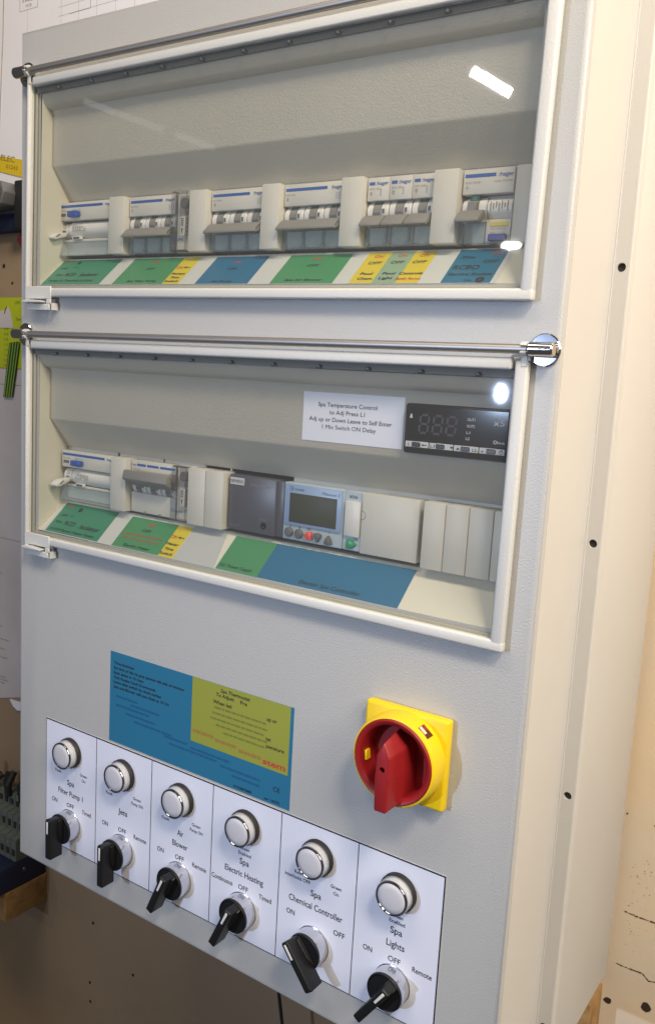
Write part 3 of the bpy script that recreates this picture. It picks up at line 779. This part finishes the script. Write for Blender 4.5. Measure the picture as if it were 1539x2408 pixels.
def seg7(b, x, y, w_, h, th, sl=0.08):
    def S_(x0, x1, y0, y1): b.quad([(x+x0+sl*y0, y+y0, 6.95), (x+x1+sl*y0, y+y0, 6.95), (x+x1+sl*y1, y+y1, 6.95), (x+x0+sl*y1, y+y1, 6.95)])
    for yy in (0, h/2, h): S_(th*0.6, w_-th*0.6, yy-th/2, yy+th/2)
    for xx in (0, w_):
        S_(xx-th/2, xx+th/2, th*0.6, h/2-th*0.6); S_(xx-th/2, xx+th/2, h/2+th*0.6, h-th*0.6)
b = MB()
for k in range(3): seg7(b, 11.5+k*9.8, 14.2, 6.2, 11.6, 1.5)
b.build("digit_segment", M_seg, t, smooth=False)
l = MB()
for s_, x, y, wd in (("OUT1", 48.2, 25.0, 5.4), ("OUT2", 48.1, 20.9, 5.4), ("L1", 46.7, 16.8, 2.6), ("L2", 46.6, 13.0, 2.6), ("lae", 69.0, 12.2, 5.0)): l.text(s_, x, y, 1.7, wd, z=6.95, bold=0.01)
l.text("x5", 67, 24.2, 3.6, 7.2, z=6.95, shear=0.1)
l.lathe([(1.2, 0), (0.7, 0)], (65.2, 12.2, 6.95), 'z', 14, cap=False)
l.prism([(4.2, 23.4), (6.4, 23.4), (5.9, 25.4), (5.3, 26.4), (4.7, 25.4)], 6.9, 6.95, 'z')
l.build("display_lettering", M_inklight, t, smooth=False)
for k in range(4):
    x = 2.2 + k*17.6
    MB().box(x, x+16.9, 4.4, 8.2, 6.3, 6.9, bev=0.2, seg=1).build("key_strip", M_inklight, t)
    MB().box(x+5.0, x+11.2, 4.8, 7.8, 6.8, 7.6, bev=0.4, seg=1).build("key", M_bezel, t)
l = MB()
for s_, x, wd in (("i", 4.6, 0.6), ("L1", 22.2, 3), ("L2", 51.8, 3), ("x", 57.2, 2)): l.text(s_, x, 6.2, 1.9, wd, z=7.05, bold=0.015)
l.quad([(34.6, 7.0, 7.05), (37.4, 7.0, 7.05), (36, 5.4, 7.05)]); l.quad([(39, 5.4, 7.05), (41.8, 5.4, 7.05), (40.4, 7.0, 7.05)])
l.quad([(14.2, 6.2, 7.05), (15.6, 5.4, 7.05), (15.6, 7.0, 7.05)]); l.rect(15.6, 18, 6.0, 6.5, 7.05)
l.lathe([(1.3, 0), (0.95, 0)], (69.8, 6.2, 7.05), 'z', 16, cap=False); l.rect(69.6, 70.0, 6.2, 7.8, 7.07)
l.build("key_symbol", M_bezel, t, smooth=False)

# ------------------------------------------------------------------ blue instruction sheet on the front
t = thing("instruction_sheet", "large blue instruction sheet with a lime yellow field on the lower front panel", "label", (126.4, -0.05, 2.2))
MB().box(0, 197.2, 0, 81.3, 0, 0.22).build("sheet", M_bluebig, t, smooth=False)
MB().box(95.8, 194.2, 27.0, 81.2, 0.22, 0.36).build("lime_field", M_olive, t, smooth=False)
l = MB()
for s_, x, y, wd in (("Time Switches", 4.9, 71.8, 24), ("Set time of day by grey pointer left side of window", 4.6, 67.5, 82.6), ("Each slider is 15 mins", 4.6, 63.1, 36), ("Only Rotate Clock Downwards", 4.6, 58.9, 50), ("Leave slide switch by clock marker", 4.6, 54.8, 57.4), ("Jets and Blower will auto flush at 10 Oc", 4.6, 50.5, 66)):
    l.text(s_, x, y, 2.3, wd, z=0.42, al='l', bold=0.015)
l.text("01243842888", 151.6, 2.9, 1.9, 18, z=0.42, bold=0.015); l.text("ser 16070", 180.5, 2.8, 2.0, 14.5, z=0.42, bold=0.012)
l.text("CE", 184.6, 12.9, 3.6, 6.4, z=0.42)
l.text("Spa Thermostat", 140.8, 77.0, 2.9, 29.5, z=0.5, bold=0.012); l.text("To Adjust", 130.5, 72.9, 2.9, 18.5, z=0.5, bold=0.012); l.text("Pre", 149.5, 72.4, 2.9, 6.5, z=0.5, bold=0.012)
l.text("When led", 118.4, 66.5, 2.9, 19, z=0.5, al='l', bold=0.012); l.text("up or", 177.2, 66.4, 2.9, 9.5, z=0.5, bold=0.012); l.text("tat", 174.6, 50.7, 2.8, 5, z=0.5, bold=0.012); l.text("perature", 181.5, 45.0, 2.8, 17, z=0.5, bold=0.012)
l.build("lettering", M_ink, t, smooth=False)
random.seed(3)
def dashes(b, x, y, length, h, z):
    e = x + length
    while x < e:
        w_ = min(2.0+5*random.random(), e-x); b.rect(x, x+w_, y-h/2, y+h/2, z); x += w_+0.9
l = MB()
for k, (x, y, L_) in enumerate(((8, 42.5, 26), (26, 38.5, 34), (8, 34.5, 40), (20, 29.5, 36), (30, 24.8, 44), (66, 22.5, 26), (72, 17.5, 52), (96, 20.8, 42), (128, 15.2, 40), (140, 10.5, 28))): dashes(l, x, y, L_, 1.5, 0.42)
l.build("worn_print", mat("worn_navy", (0.012, 0.10, 0.235), 0.5), t, smooth=False)
l = MB()
for x, y, L_ in ((120, 62, 52), (118, 57.2, 55), (116, 52.5, 54), (122, 47.8, 52), (130, 43.0, 42)): dashes(l, x, y, L_, 1.5, 0.5)
l.build("worn_print", mat("olive_print", (0.19, 0.20, 0.035), 0.5), t, smooth=False)
l = MB(); dashes(l, 98, 36.6, 22, 2.4, 0.5); dashes(l, 122, 35.0, 22, 2.4, 0.5); dashes(l, 146, 33.2, 22, 2.6, 0.5); l.build("worn_red_print", mat("worn_red", (0.36, 0.19, 0.04), 0.5), t, smooth=False)
l = MB().text("stem", 181.0, 32.3, 4.8, 21.5, z=0.5, bold=0.02); l.build("red_lettering", M_inkr, t, smooth=False)

# ------------------------------------------------------------------ white switch sheet
CELL = 68.892
t = thing("switch_label_sheet", "wide white printed sheet of six ruled cells behind the lamps and rotary switches", "label", (41.93, -0.05, -120.7))
MB().box(0, 6*CELL, 0, 120.7, 0, 0.3).build("sheet", M_white, t, smooth=False)
r = MB()
r.rect(0, 6*CELL, 119.5, 120.7, 0.42); r.rect(6*CELL-1.1, 6*CELL, 0, 119.7, 0.42); r.rect(0, 6*CELL, 0, 0.5, 0.42); r.rect(0, 0.35, 0.5, 119.7, 0.42)
for k in range(1, 6): r.rect(k*CELL-0.32, k*CELL+0.32, 0.5, 119.7, 0.42)
r.build("ruled_line", M_ink, t, smooth=False)
l = MB()
def T(c, s_, x, z, cap, wd): l.text(s_, c*CELL+x, z+120.7, cap, wd, z=0.42, bold=0.010)
spec = [(["Spa", "Filter Pump 1"], [9.4, 33.5], "ON", "Timed", ("Green", "On")), (["", "Jets"], [0, 11.2], "ON", "Remote", ("Green", "Pump ON")), (["Air", "Blower"], [6.8, 17.2], "ON", "Remote", ("Green", "Pump ON")),
        (["Spa", "Electric Heating"], [9.4, 39], "Continuous", "Timed", None), (["Spa", "Chemical Controller"], [9.6, 48.6], "ON", None, ("Green", "On")), (["Spa", "Lights"], [9.6, 14.6], "ON", "Remote", None)]
for c, (ti, tw, on, rt, gr) in enumerate(spec):
    if c == 1: T(c, "Jets", 34.8, -59.7, 5.0, 11.2)
    else:
        for s_, wd, z in zip(ti, tw, (-54.8, -65.3)): T(c, s_, 34.6, z, 5.0, wd)
    T(c, on, 12.5, -77.2, 4.0, 7.6 if on == "ON" else 22)
    if c == 4: T(c, "OFF", 56.8, -77.5, 4.1, 10)
    else: T(c, "OFF", 34.5, -77.0, 4.1, 10)
    if rt: T(c, rt, 56.6, -77.2, 4.0, 15.2 if rt == "Remote" else 12.2)
    if gr:
        T(c, gr[0], 51.9, -42.2, 2.7, 9.4); T(c, gr[1], 52.2, -47.2, 2.7, 4.8 if gr[1] == "On" else 14)
    if c < 3: T(c, "Fault", 17.3, -47.2, 2.7, 8.4)
    if c in (3, 5):
        T(c, "Green", 34.5, -43.4, 2.7, 9.4); T(c, "Enabled", 34.7, -48.0, 2.8, 12.5)
    if c == 4:
        T(c, "Red", 17.3, -43.2, 2.7, 6); T(c, "Interlocks OFF", 17.3, -47.6, 2.8, 23.5)
l.build("lettering", M_ink, t, smooth=False)

names = ["Spa Filter Pump", "Jets", "Air Blower", "Spa Electric Heating", "Spa Chemical Controller", "Spa Lights"]
def lamp(k):
    t = thing("pilot_lamp", "round white pilot lamp with black collar above the %s lettering" % names[k], "pilot lamp", (41.93+k*CELL+34.5, -0.4, -24.6), group="pilot lamps along the white sheet")
    MB().lathe([(13.9, 0), (13.9, 3.4), (13.3, 4.2), (10, 4.2)], (0, 0, 0), 'z', 64).build("collar", M_blackm, t)
    MB().lathe([(13.0, 4.3), (12.9, 6.0), (12.5, 6.4), (12.5, 10.2), (12.0, 11.0)], (0, 0, 0), 'z', 64, cap=False).build("clear_ring", M_cclear, t)
    MB().lathe([(11.9, 4.3), (11.7, 10.0)], (0, 0, 0), 'z', 64, cap=False).build("reflector", M_refl, t)
    MB().lathe([(12.5, 10.0), (12.5, 10.9), (12.1, 11.5), (11.3, 11.4), (10.7, 10.6)], (0, 0, 0), 'z', 64, cap=False).build("rim", M_dchrome, t)
    MB().lathe([(10.8, 9.5), (10.7, 11.0), (10.2, 11.5), (7, 11.9), (3, 12.1), (0.1, 12.15)], (0, 0, 0), 'z', 64).build("lens", M_lens, t)
for k in range(6): lamp(k)
ANG = [0, 0, -24, -25, 39, -35]
desc = ["black rotary switch handle upright, under the Filter Pump lettering", "black rotary switch handle upright, under the Jets lettering", "black rotary switch turned slightly right, under the Air Blower lettering",
        "black rotary switch turned slightly right, under the Electric Heating lettering", "black rotary switch turned left to ON, under the Chemical Controller lettering", "black rotary switch turned right, under the Spa Lights lettering"]
def knob(k):
    t = thing("rotary_switch", desc[k], "rotary switch", (41.93+k*CELL+34.5, -0.4, -95.0), group="rotary switches along the white sheet")
    MB().lathe([(14.3, 0), (14.3, 0.8), (13.9, 1.0), (13.9, 10.9), (13.6, 11.2), (11, 11.2)], (0, 0, 0), 'z', 72, cap=False).build("collar", M_satin, t)
    MB().lathe([(13.7, 11.2), (13.7, 12.2), (13.2, 12.8), (12.5, 12.5), (12.0, 12.0), (0.1, 12.0)], (0, 0, 0), 'z', 64).build("dial", M_black, t)
    a = math.radians(ANG[k])
    h = MB()
    # fin profile seen from the side: (along, outwards)
    prof = [(-24.2, 11.0), (-24.2, 24.2), (-23.0, 25.6), (13.2, 25.8), (14.4, 24.6), (12.6, 11.0)]
    h.prism(prof, -3.1, 3.1, 'x', bev=0.9, seg=3)
    # gentle flare towards the dial
    h.prism([(-12.0, 11.0), (-12.0, 12.6), (-4, 16.0), (10.5, 16.5), (12.2, 12.6), (12.2, 11.0)], -4.2, 4.2, 'x', bev=1.0, seg=2)
    bmesh.ops.rotate(h.bm, verts=h.bm.verts, cent=(0, 0, 0), matrix=Matrix.Rotation(a, 3, 'Z'))
    h.build("handle", M_black, t)
    p = MB().box(-1.0, 1.0, 1.0, 12.6, 25.4, 26.05, bev=0.25, seg=1)
    bmesh.ops.rotate(p.bm, verts=p.bm.verts, cent=(0, 0, 0), matrix=Matrix.Rotation(a, 3, 'Z'))
    p.build("pointer", M_abs2, t)
for k in range(6): knob(k)

# ------------------------------------------------------------------ main isolator
t = thing("main_isolator", "red and yellow rotary main isolator switch on the right of the lower panel", "isolator switch", (420.4, -0.1, 78.4))
pl = MB().box(-31.6, 31.6, -31.6, 31.6, 0, 8, bev=2.2, seg=3); pl.build("base_plate", M_yellow, t)
rg = MB().lathe([(31.0, 7.0), (31.2, 9), (31.0, 20.5), (30.2, 22.6), (29.2, 23.0), (28.9, 22.2)], (0, 0, 0), 'z', 96, cap=False)
bw = MB().lathe([(29.0, 21.0), (28.9, 23.2), (28.0, 24.0), (26.0, 23.6), (24.6, 22.0), (24.2, 19.0), (23.6, 10.0), (22.5, 8.6), (0.1, 8.6)], (0, 0, 0), 'z', 96, cap=False)
rgo = rg.build("ring", M_yellow, t)
# padlock openings: dark red pockets let into the ring wall
for a, nm in ((52, 'r'),):
    pk = MB().box(26.5, 31.35, -4.6, 4.6, 12.2, 19.4)
    bmesh.ops.rotate(pk.bm, verts=pk.bm.verts, cent=(0, 0, 0), matrix=Matrix.Rotation(math.radians(a), 3, 'Z'))
    pk.build("padlock_opening", mat("dark_red", (0.10, 0.008, 0.008), 0.5), t)
    pk = MB().box(30.6, 31.5, -1.5, 4.4, 16.0, 19.2, bev=0.2, seg=1)
    bmesh.ops.rotate(pk.bm, verts=pk.bm.verts, cent=(0, 0, 0), matrix=Matrix.Rotation(math.radians(a), 3, 'Z'))
    pk.build("opening_flag", M_abs, t)
    pk = MB().box(30.6, 31.45, 0.5, 4.5, 12.3, 15.9)
    bmesh.ops.rotate(pk.bm, verts=pk.bm.verts, cent=(0, 0, 0), matrix=Matrix.Rotation(math.radians(a), 3, 'Z'))
    pk.build("opening_tab", M_red, t)
bw.build("dial", M_red, t)
fl = MB().box(22.2, 24.0, -3.6, 3.6, 13.5, 19.0, bev=0.5, seg=1)
bmesh.ops.rotate(fl.bm, verts=fl.bm.verts, cent=(0, 0, 0), matrix=Matrix.Rotation(math.radians(188), 3, 'Z'))
fl.build("yellow_window", M_yellow, t)
fl = MB().box(21.8, 24.2, -3.4, 3.4, 14.0, 18.5, bev=0.4, seg=1)
bmesh.ops.rotate(fl.bm, verts=fl.bm.verts, cent=(0, 0, 0), matrix=Matrix.Rotation(math.radians(72), 3, 'Z'))
fl.build("dark_window", mat("dark_slot", (0.04, 0.02, 0.02), 0.5), t)
# handle: wedge-shaped grip, pointed at the top
def grip():
    b = MB()
    lo = [(0, 23.0), (9.5, 12), (11.0, -6), (10.5, -23.6), (-9.0, -25.5), (-9.5, -6), (-8.0, 12)]
    hi = [(0, 17.5), (4.8, 8.0), (5.2, -6), (4.4, -30.2), (-4.4, -30.2), (-5.2, -6), (-4.8, 8.0)]
    n = len(lo)
    v, f = b.add([(x, y, 8.4) for x, y in lo] + [(x, y, 36) for x, y in hi], [tuple(range(n))[::-1], tuple(range(n, 2*n))] + [(i, (i+1) % n, n+(i+1) % n, n+i) for i in range(n)])
    bmesh.ops.recalc_face_normals(b.bm, faces=f)
    es = [e for e in b.bm.edges if all(q.co.z > 30 for q in e.verts)] + [e for e in b.bm.edges if abs(e.verts[0].co.z - e.verts[1].co.z) > 10]
    bmesh.ops.bevel(b.bm, geom=es, offset=1.3, segments=3, affect='EDGES', profile=0.5)
    return b
hg = grip().build("handle", M_red, t)
def cutz(o, c, r, h0, h1):
    k = MB().cyl(c, r, h0, h1, 'z', 24).build("cutter", M_dark, t)
    mo = o.modifiers.new("b", 'BOOLEAN'); mo.object = k; mo.operation = 'DIFFERENCE'; mo.solver = 'EXACT'
    dg = bpy.context.evaluated_depsgraph_get()
    me = bpy.data.meshes.new_from_object(o.evaluated_get(dg)); o.modifiers.clear(); o.data = me
    bpy.data.objects.remove(k)
cutz(hg, (0, -0.8, 0), 2.0, 24, 40)
hg.data.set_sharp_from_angle(angle=math.radians(38))

# ------------------------------------------------------------------ wall behind and what hangs on it
WY = 245.0
WK = (WY+498.7)/788.7
def wp(x, z): return 676.2+(x-676.2)*WK, 322.7+(z-322.7)*WK      # readings taken on a plane 290 mm back, moved onto the wall
MB().box(-2500, 492, WY, WY+60, -1600, 1900).build("wall", M_wall_shaded, None, kind="structure")  # darker copy of the wall, shade put into its colour
MB().box(492.2, 2500, WY, WY+60, -1600, 1900).build("wall", M_wall_lit, None, kind="structure")  # same wall, lamplight put into its paler colour
def wl_thing(name, label, cat, x, z, d=0.0):
    x, z = wp(x, z)
    o = thing(name, label, cat, (x, WY-0.3-d, z)); o.scale = (WK, WK, WK)
    return o
t = wl_thing("drawing_sheet", "white wiring drawing pinned on the wall, with a boxed note at the enclosure's top left", "paper", -392, 790)
b = MB(); b.prism([(-330, -182), (80, -236), (66, 130), (-330, 130)], 0, 0.3, 'z'); b.build("sheet", M_paper, t, smooth=False)
l = MB(); l.text("3 PHASE", 16, 16, 3.6, 24, z=0.45, bold=0.02); l.text("MCB", 17, 9, 3.6, 12, z=0.45, bold=0.02)
for q in ((-2, 36, 3.6, 4.2), (-2, 36, 23, 23.6), (-2, -1.4, 3.6, 23.6), (35.4, 36, 3.6, 23.6), (15, 15.3, -60, 3.6)): l.rect(*q, 0.42)
l.tube([(-36, 40, 0.4), (-38, -20, 0.4), (-42, -75, 0.4), (-47, -150, 0.4)], 0.7, 6)
l.build("printed_line", M_inkg, t, smooth=False)
t = wl_thing("drawing_sheet", "second wiring drawing showing ladder lines above the enclosure's top edge", "paper", -318, 760, 0.4)
MB().prism([(-6, -120), (420, -170), (420, 150), (-6, 150)], 0, 0.3, 'z').build("sheet", M_paper, t, smooth=False)
l = MB()
for q in range(7):
    l.rect(10+q*34, 10.3+q*34, -40, 120, 0.42)
for q in range(6): l.rect(4, 250, 18+q*11-4, 18.35+q*11-4, 0.42)
l.rect(26, 66, 13.4, 14.2, 0.44); l.rect(66, 66.8, 14, 24, 0.44)
l.build("printed_line", M_inkg, t, smooth=False)
t = wl_thing("yellow_sticker", "yellow company sticker on the paper at upper left, lettered ELEC", "sticker", -436, 604, 1.0)
b = MB().prism([(-60, 19), (60, -3), (60, -27), (-60, 1)], 0, 0.25, 'z'); b.build("sticker", M_ystick, t, smooth=False)
l = MB().text("ELEC", 2, 6.4, 7.5, 32, z=0.45, al='l', rot=-0.20); l.text("01243", 14, -6.6, 5.2, 26, z=0.45, al='l', rot=-0.20); l.build("lettering", mat("grey_ink", (0.22, 0.17, 0.05), 0.6), t, smooth=False)
t = wl_thing("wall_bracket", "dark steel bracket on the wall below the yellow sticker", "bracket", -420, 540)
b = MB().box(-90, 34, -12, 20, 0, 13, bev=2, seg=2); b.build("back_bar", M_trunk, t)
b = MB().prism([(-20, 27), (52, 24), (58, 10), (53, -5), (-20, -9), (-20, -4), (47, 0), (51, 10), (47, 19), (-20, 22)], 13.2, 48, 'z', bev=1.2, seg=2); b.build("channel", mat("grey_steel", (0.26, 0.26, 0.26), 0.42, 0.5), t)
b = MB().cyl((30, 9, 0), 5, 13, 28, 'z', 20); b.build("bolt", M_trunk, t)
t = wl_thing("black_cover", "black moulding beside the wall bracket, half hidden behind the enclosure", "cover", -388, 552)
MB().box(22, 60, -47, 16, 0, 30, bev=3, seg=2).build("moulding", M_blackm, t)
MB().box(-90, 21.5, -46, -22, 0, 14, bev=2, seg=2).build("foot", M_tray, t)
t = wl_thing("red_card", "small red diamond card stuck to the wall behind the enclosure's edge", "card", -388, 497)
MB().prism([(-12, 0), (0, 14), (14, 0), (0, -14)], 0, 0.4, 'z').build("card", M_redpaper, t, smooth=False)
t = wl_thing("cable_chart", "lime green printed cable size chart on the wall left of the enclosure", "chart", -412, 318, 0.8)
MB().box(-110, 90, 0, 99.5, 0, 0.3).build("sheet", M_chart, t, smooth=False)
l = MB()
for k, s_ in enumerate(("0.75", "0.75", "0.75", "1.5", "1.5", "1.5", "0.75", "0.75")): l.text(s_, -10, 55.5-k*7.4, 3.6, 9.5 if len(s_) == 4 else 7, z=0.45)
l.text("Temp", 11.5, 69.5, 4.5, 16, z=0.45, al='l'); l.text("-20%", 9, 92.5, 4.0, 13, z=0.45, al='l')
l.build("lettering", mat("olive_ink", (0.10, 0.11, 0.02), 0.6), t, smooth=False)
t = wl_thing("torn_paper", "torn grey paper scrap over the lime chart", "paper", -425, 375, 1.4)
MB().prism([(-40, 0), (20, 0), (18, 8), (13, 22), (7, 30), (2, 26), (-6, 24), (-40, 20)], 0, 0.4, 'z').build("scrap", M_paper2, t, smooth=False)
MB().tube([(0, 20, 0.6), (2.5, 25, 1.2), (6, 30, 0.6)], 0.5, 6).build("pin", M_ink, t)
t = wl_thing("striped_tape", "hanging strip of green and yellow striped earthing tape left of the enclosure", "tape", -400, 354, 3.0)
b = MB().prism([(-11.6, 0), (12, 2), (-5, -77), (-25.6, -78)], 0, 0.5, 'z'); b.build("tape", M_gband, t, smooth=False)
y_ = MB()
for f in (0.12, 0.38, 0.64, 0.9):
    x0, x1 = -11.6+f*23.6, -25.6+f*20.6
    y_.quad([(x0-1.0, 0.5, 0.62), (x0+1.0, 0.7, 0.62), (x1+1.0, -77.4, 0.62), (x1-1.0, -77.5, 0.62)])
y_.build("yellow_stripe", M_yband, t, smooth=False)
t = wl_thing("wiring_notes", "worn pale paper notes pinned below the lime chart, left of the enclosure", "paper", -415, 66, 0.2)
MB().box(-120, 90, 0.4, 251, 0, 0.3).build("upper_sheet", M_paper2, t, smooth=False)
MB().prism([(-120, -279), (90, -222), (90, 0), (-120, 0)], 0, 0.3, 'z').build("lower_sheet", M_paper2, t, smooth=False)
MB().rect(-120, 90, 227.8, 228.8, 0.45).rect(-120, 90, -0.4, 0.4, 0.45).build("printed_line", M_inkg, t, smooth=False)
l = MB()
for s_, x, z in (("reference", -30, -54), ("type", -30, -121), ("High Flow", -28, -137), ("part supply to BMS bar 1", -27, -157), ("Max High Flow", -27, -172), ("flow  Out High Flow", -27, -185.5), ("NO  Serial Input", -27, -216.6), ("Analog Set 25 56", -22, -221.2), ("K 100232", -22, -226.8)):
    l.text(s_, x, z, 1.9, None, z=0.45, al='l', rot=0.0)
l.build("lettering", mat("dim_ink", (0.12, 0.10, 0.10), 0.7), t, smooth=False)
t = wl_thing("torn_corner", "small torn white paper corner under the notes", "paper", -398, -190, 0.0)
MB().prism([(-14, 8), (22, 10), (20, -1), (4, -5), (-6, -1)], 0, 2, 'z').build("scrap", M_paper, t, smooth=False)

# timber blocks, tray and terminals
t = wl_thing("timber_block", "sawn timber block carrying the navy tray at lower left", "timber", -324, -480)
MB().box(-260, 0, 0, 45, -0.2, 72, bev=1.2, seg=2).build("block", M_wood, t)
t = wl_thing("navy_tray", "navy blue metal tray resting on the left timber block", "tray", -324, -434.6)
MB().box(-260, -1, 0.2, 38, 3, 105, bev=1.5, seg=2).build("tray", M_tray, t)
MB().lathe([(3.6, 0), (3.0, 1.2), (0.2, 1.5)], (-0.8, 24, 40), 'x', 18).build("screw", M_trunk, t)
t = wl_thing("terminal_block", "grey terminal block with black pegs standing in the navy tray", "terminal block", -318, -395.8)
b = MB()
for k in range(9):
    x = -10 - k*13
    b.prism([(4, 0), (52, 0), (52, 34), (40, 36), (39, 60), (26, 62), (25, 82), (10, 84), (4, 78)], x-12, x, 'x')
# prism axis x uses (y, z): y up, z outwards -> swap so steps face the room
for v in b.bm.verts: v.co = Vector((v.co.x, v.co.z, v.co.y))
bmesh.ops.recalc_face_normals(b.bm, faces=b.bm.faces)
b.build("housing", M_term, t)
s_ = MB()
for k in range(9):
    x = -16 - k*13
    s_.box(x-4, x+4, 8, 18, 51.5, 52.4); s_.box(x-3, x+3, 42, 52, 39.4, 40.4); s_.box(x-3, x+3, 66, 74, 25.6, 26.6)
s_.build("wire_slot", M_hole, t)
for k in range(7):
    x = -12 - k*16
    p = MB(); p.tube([(x, 80, 18+(k % 2)*10), (x+2, 96, 21+(k % 2)*10), (x+1+(k % 3)*2, 114-(k % 3)*6, 19)], 5.2, 10); p.build("peg", M_blackm, t)
l = MB()
for k in range(8): l.text(str(k+3), -16-k*13, 26, 5, 3.2, z=52.5)
l.build("number", M_inkg, t, smooth=False)
t = wl_thing("timber_batten", "short timber batten with rough sawn end below the enclosure's right corner", "timber", 497, -330)
MB().box(-110, 0, 0, 98, -0.2, 38, bev=1.0, seg=2).build("batten", M_wood, t)
t = thing("hanging_cable", "thin black cable hanging from the underside of the enclosure", "cable", (172, 200, -180), (0, 0, 0))
MB().tube([(0, 0, 4), (-1, 0, -60), (2, 0, -120), (9, 0, -160), (20, 5, -240), (30, 10, -330)], 1.9, 10).build("cable", M_blackm, t)

# marks on the wall belong to it: holes and pencil lines
h = MB()
for x, z, r in ((-429, 462, 3.2), (-409.6, 437.5, 2.2), (-220, -474, 2.4), (-136, -518.7, 2.2), (-225, -572, 2.2), (-223, -602, 2.4), (503, -247, 3.6), (537.5, -237.5, 4.6), (501.5, -56.4, 0.9), (527, -60, 1.0), (530, 40, 0.9)):
    n = 9; x, z = wp(x, z)
    pts = [(x + r*(0.75+0.5*random.random())*math.cos(2*math.pi*i/n), WY-0.35, z + r*(0.75+0.5*random.random())*math.sin(2*math.pi*i/n)) for i in range(n)]
    h.quad(pts)
h.build("wall_hole", M_hole, None, kind="structure", smooth=False)
h = MB()
for seg in ([(509, -151.8), (518, -152.6), (540, -152.2)], [(507, -206.2), (512, -206.8), (531, -206), (537, -211), (545, -209)]):
    seg = [wp(*q) for q in seg]
    for (x0, z0), (x1, z1) in zip(seg[:-1], seg[1:]):
        L = math.hypot(x1-x0, z1-z0); x = 0
        while x < L:
            w_ = min(1.2+2*random.random(), L-x); th = 0.25+0.55*random.random()
            fx = x0+(x1-x0)*x/L; fz = z0+(z1-z0)*x/L; gx = x0+(x1-x0)*(x+w_)/L; gz = z0+(z1-z0)*(x+w_)/L
            h.quad([(fx, WY-0.3, fz-th), (gx, WY-0.3, gz-th), (gx, WY-0.3, gz+th), (fx, WY-0.3, fz+th)])
            x += w_ + (0.9 if random.random() < 0.45 else 0.05)
for k in range(60):
    x = 511+random.random()**1.4*20; z = -95-random.random()*100; x, z = wp(x, z); r = 0.12+random.random()**2*0.42
    h.quad([(x-r, WY-0.3, z), (x, WY-0.3, z-r*1.3), (x+r*1.4, WY-0.3, z), (x, WY-0.3, z+r)])
h.build("pencil_mark", M_pencil, None, kind="structure", smooth=False)
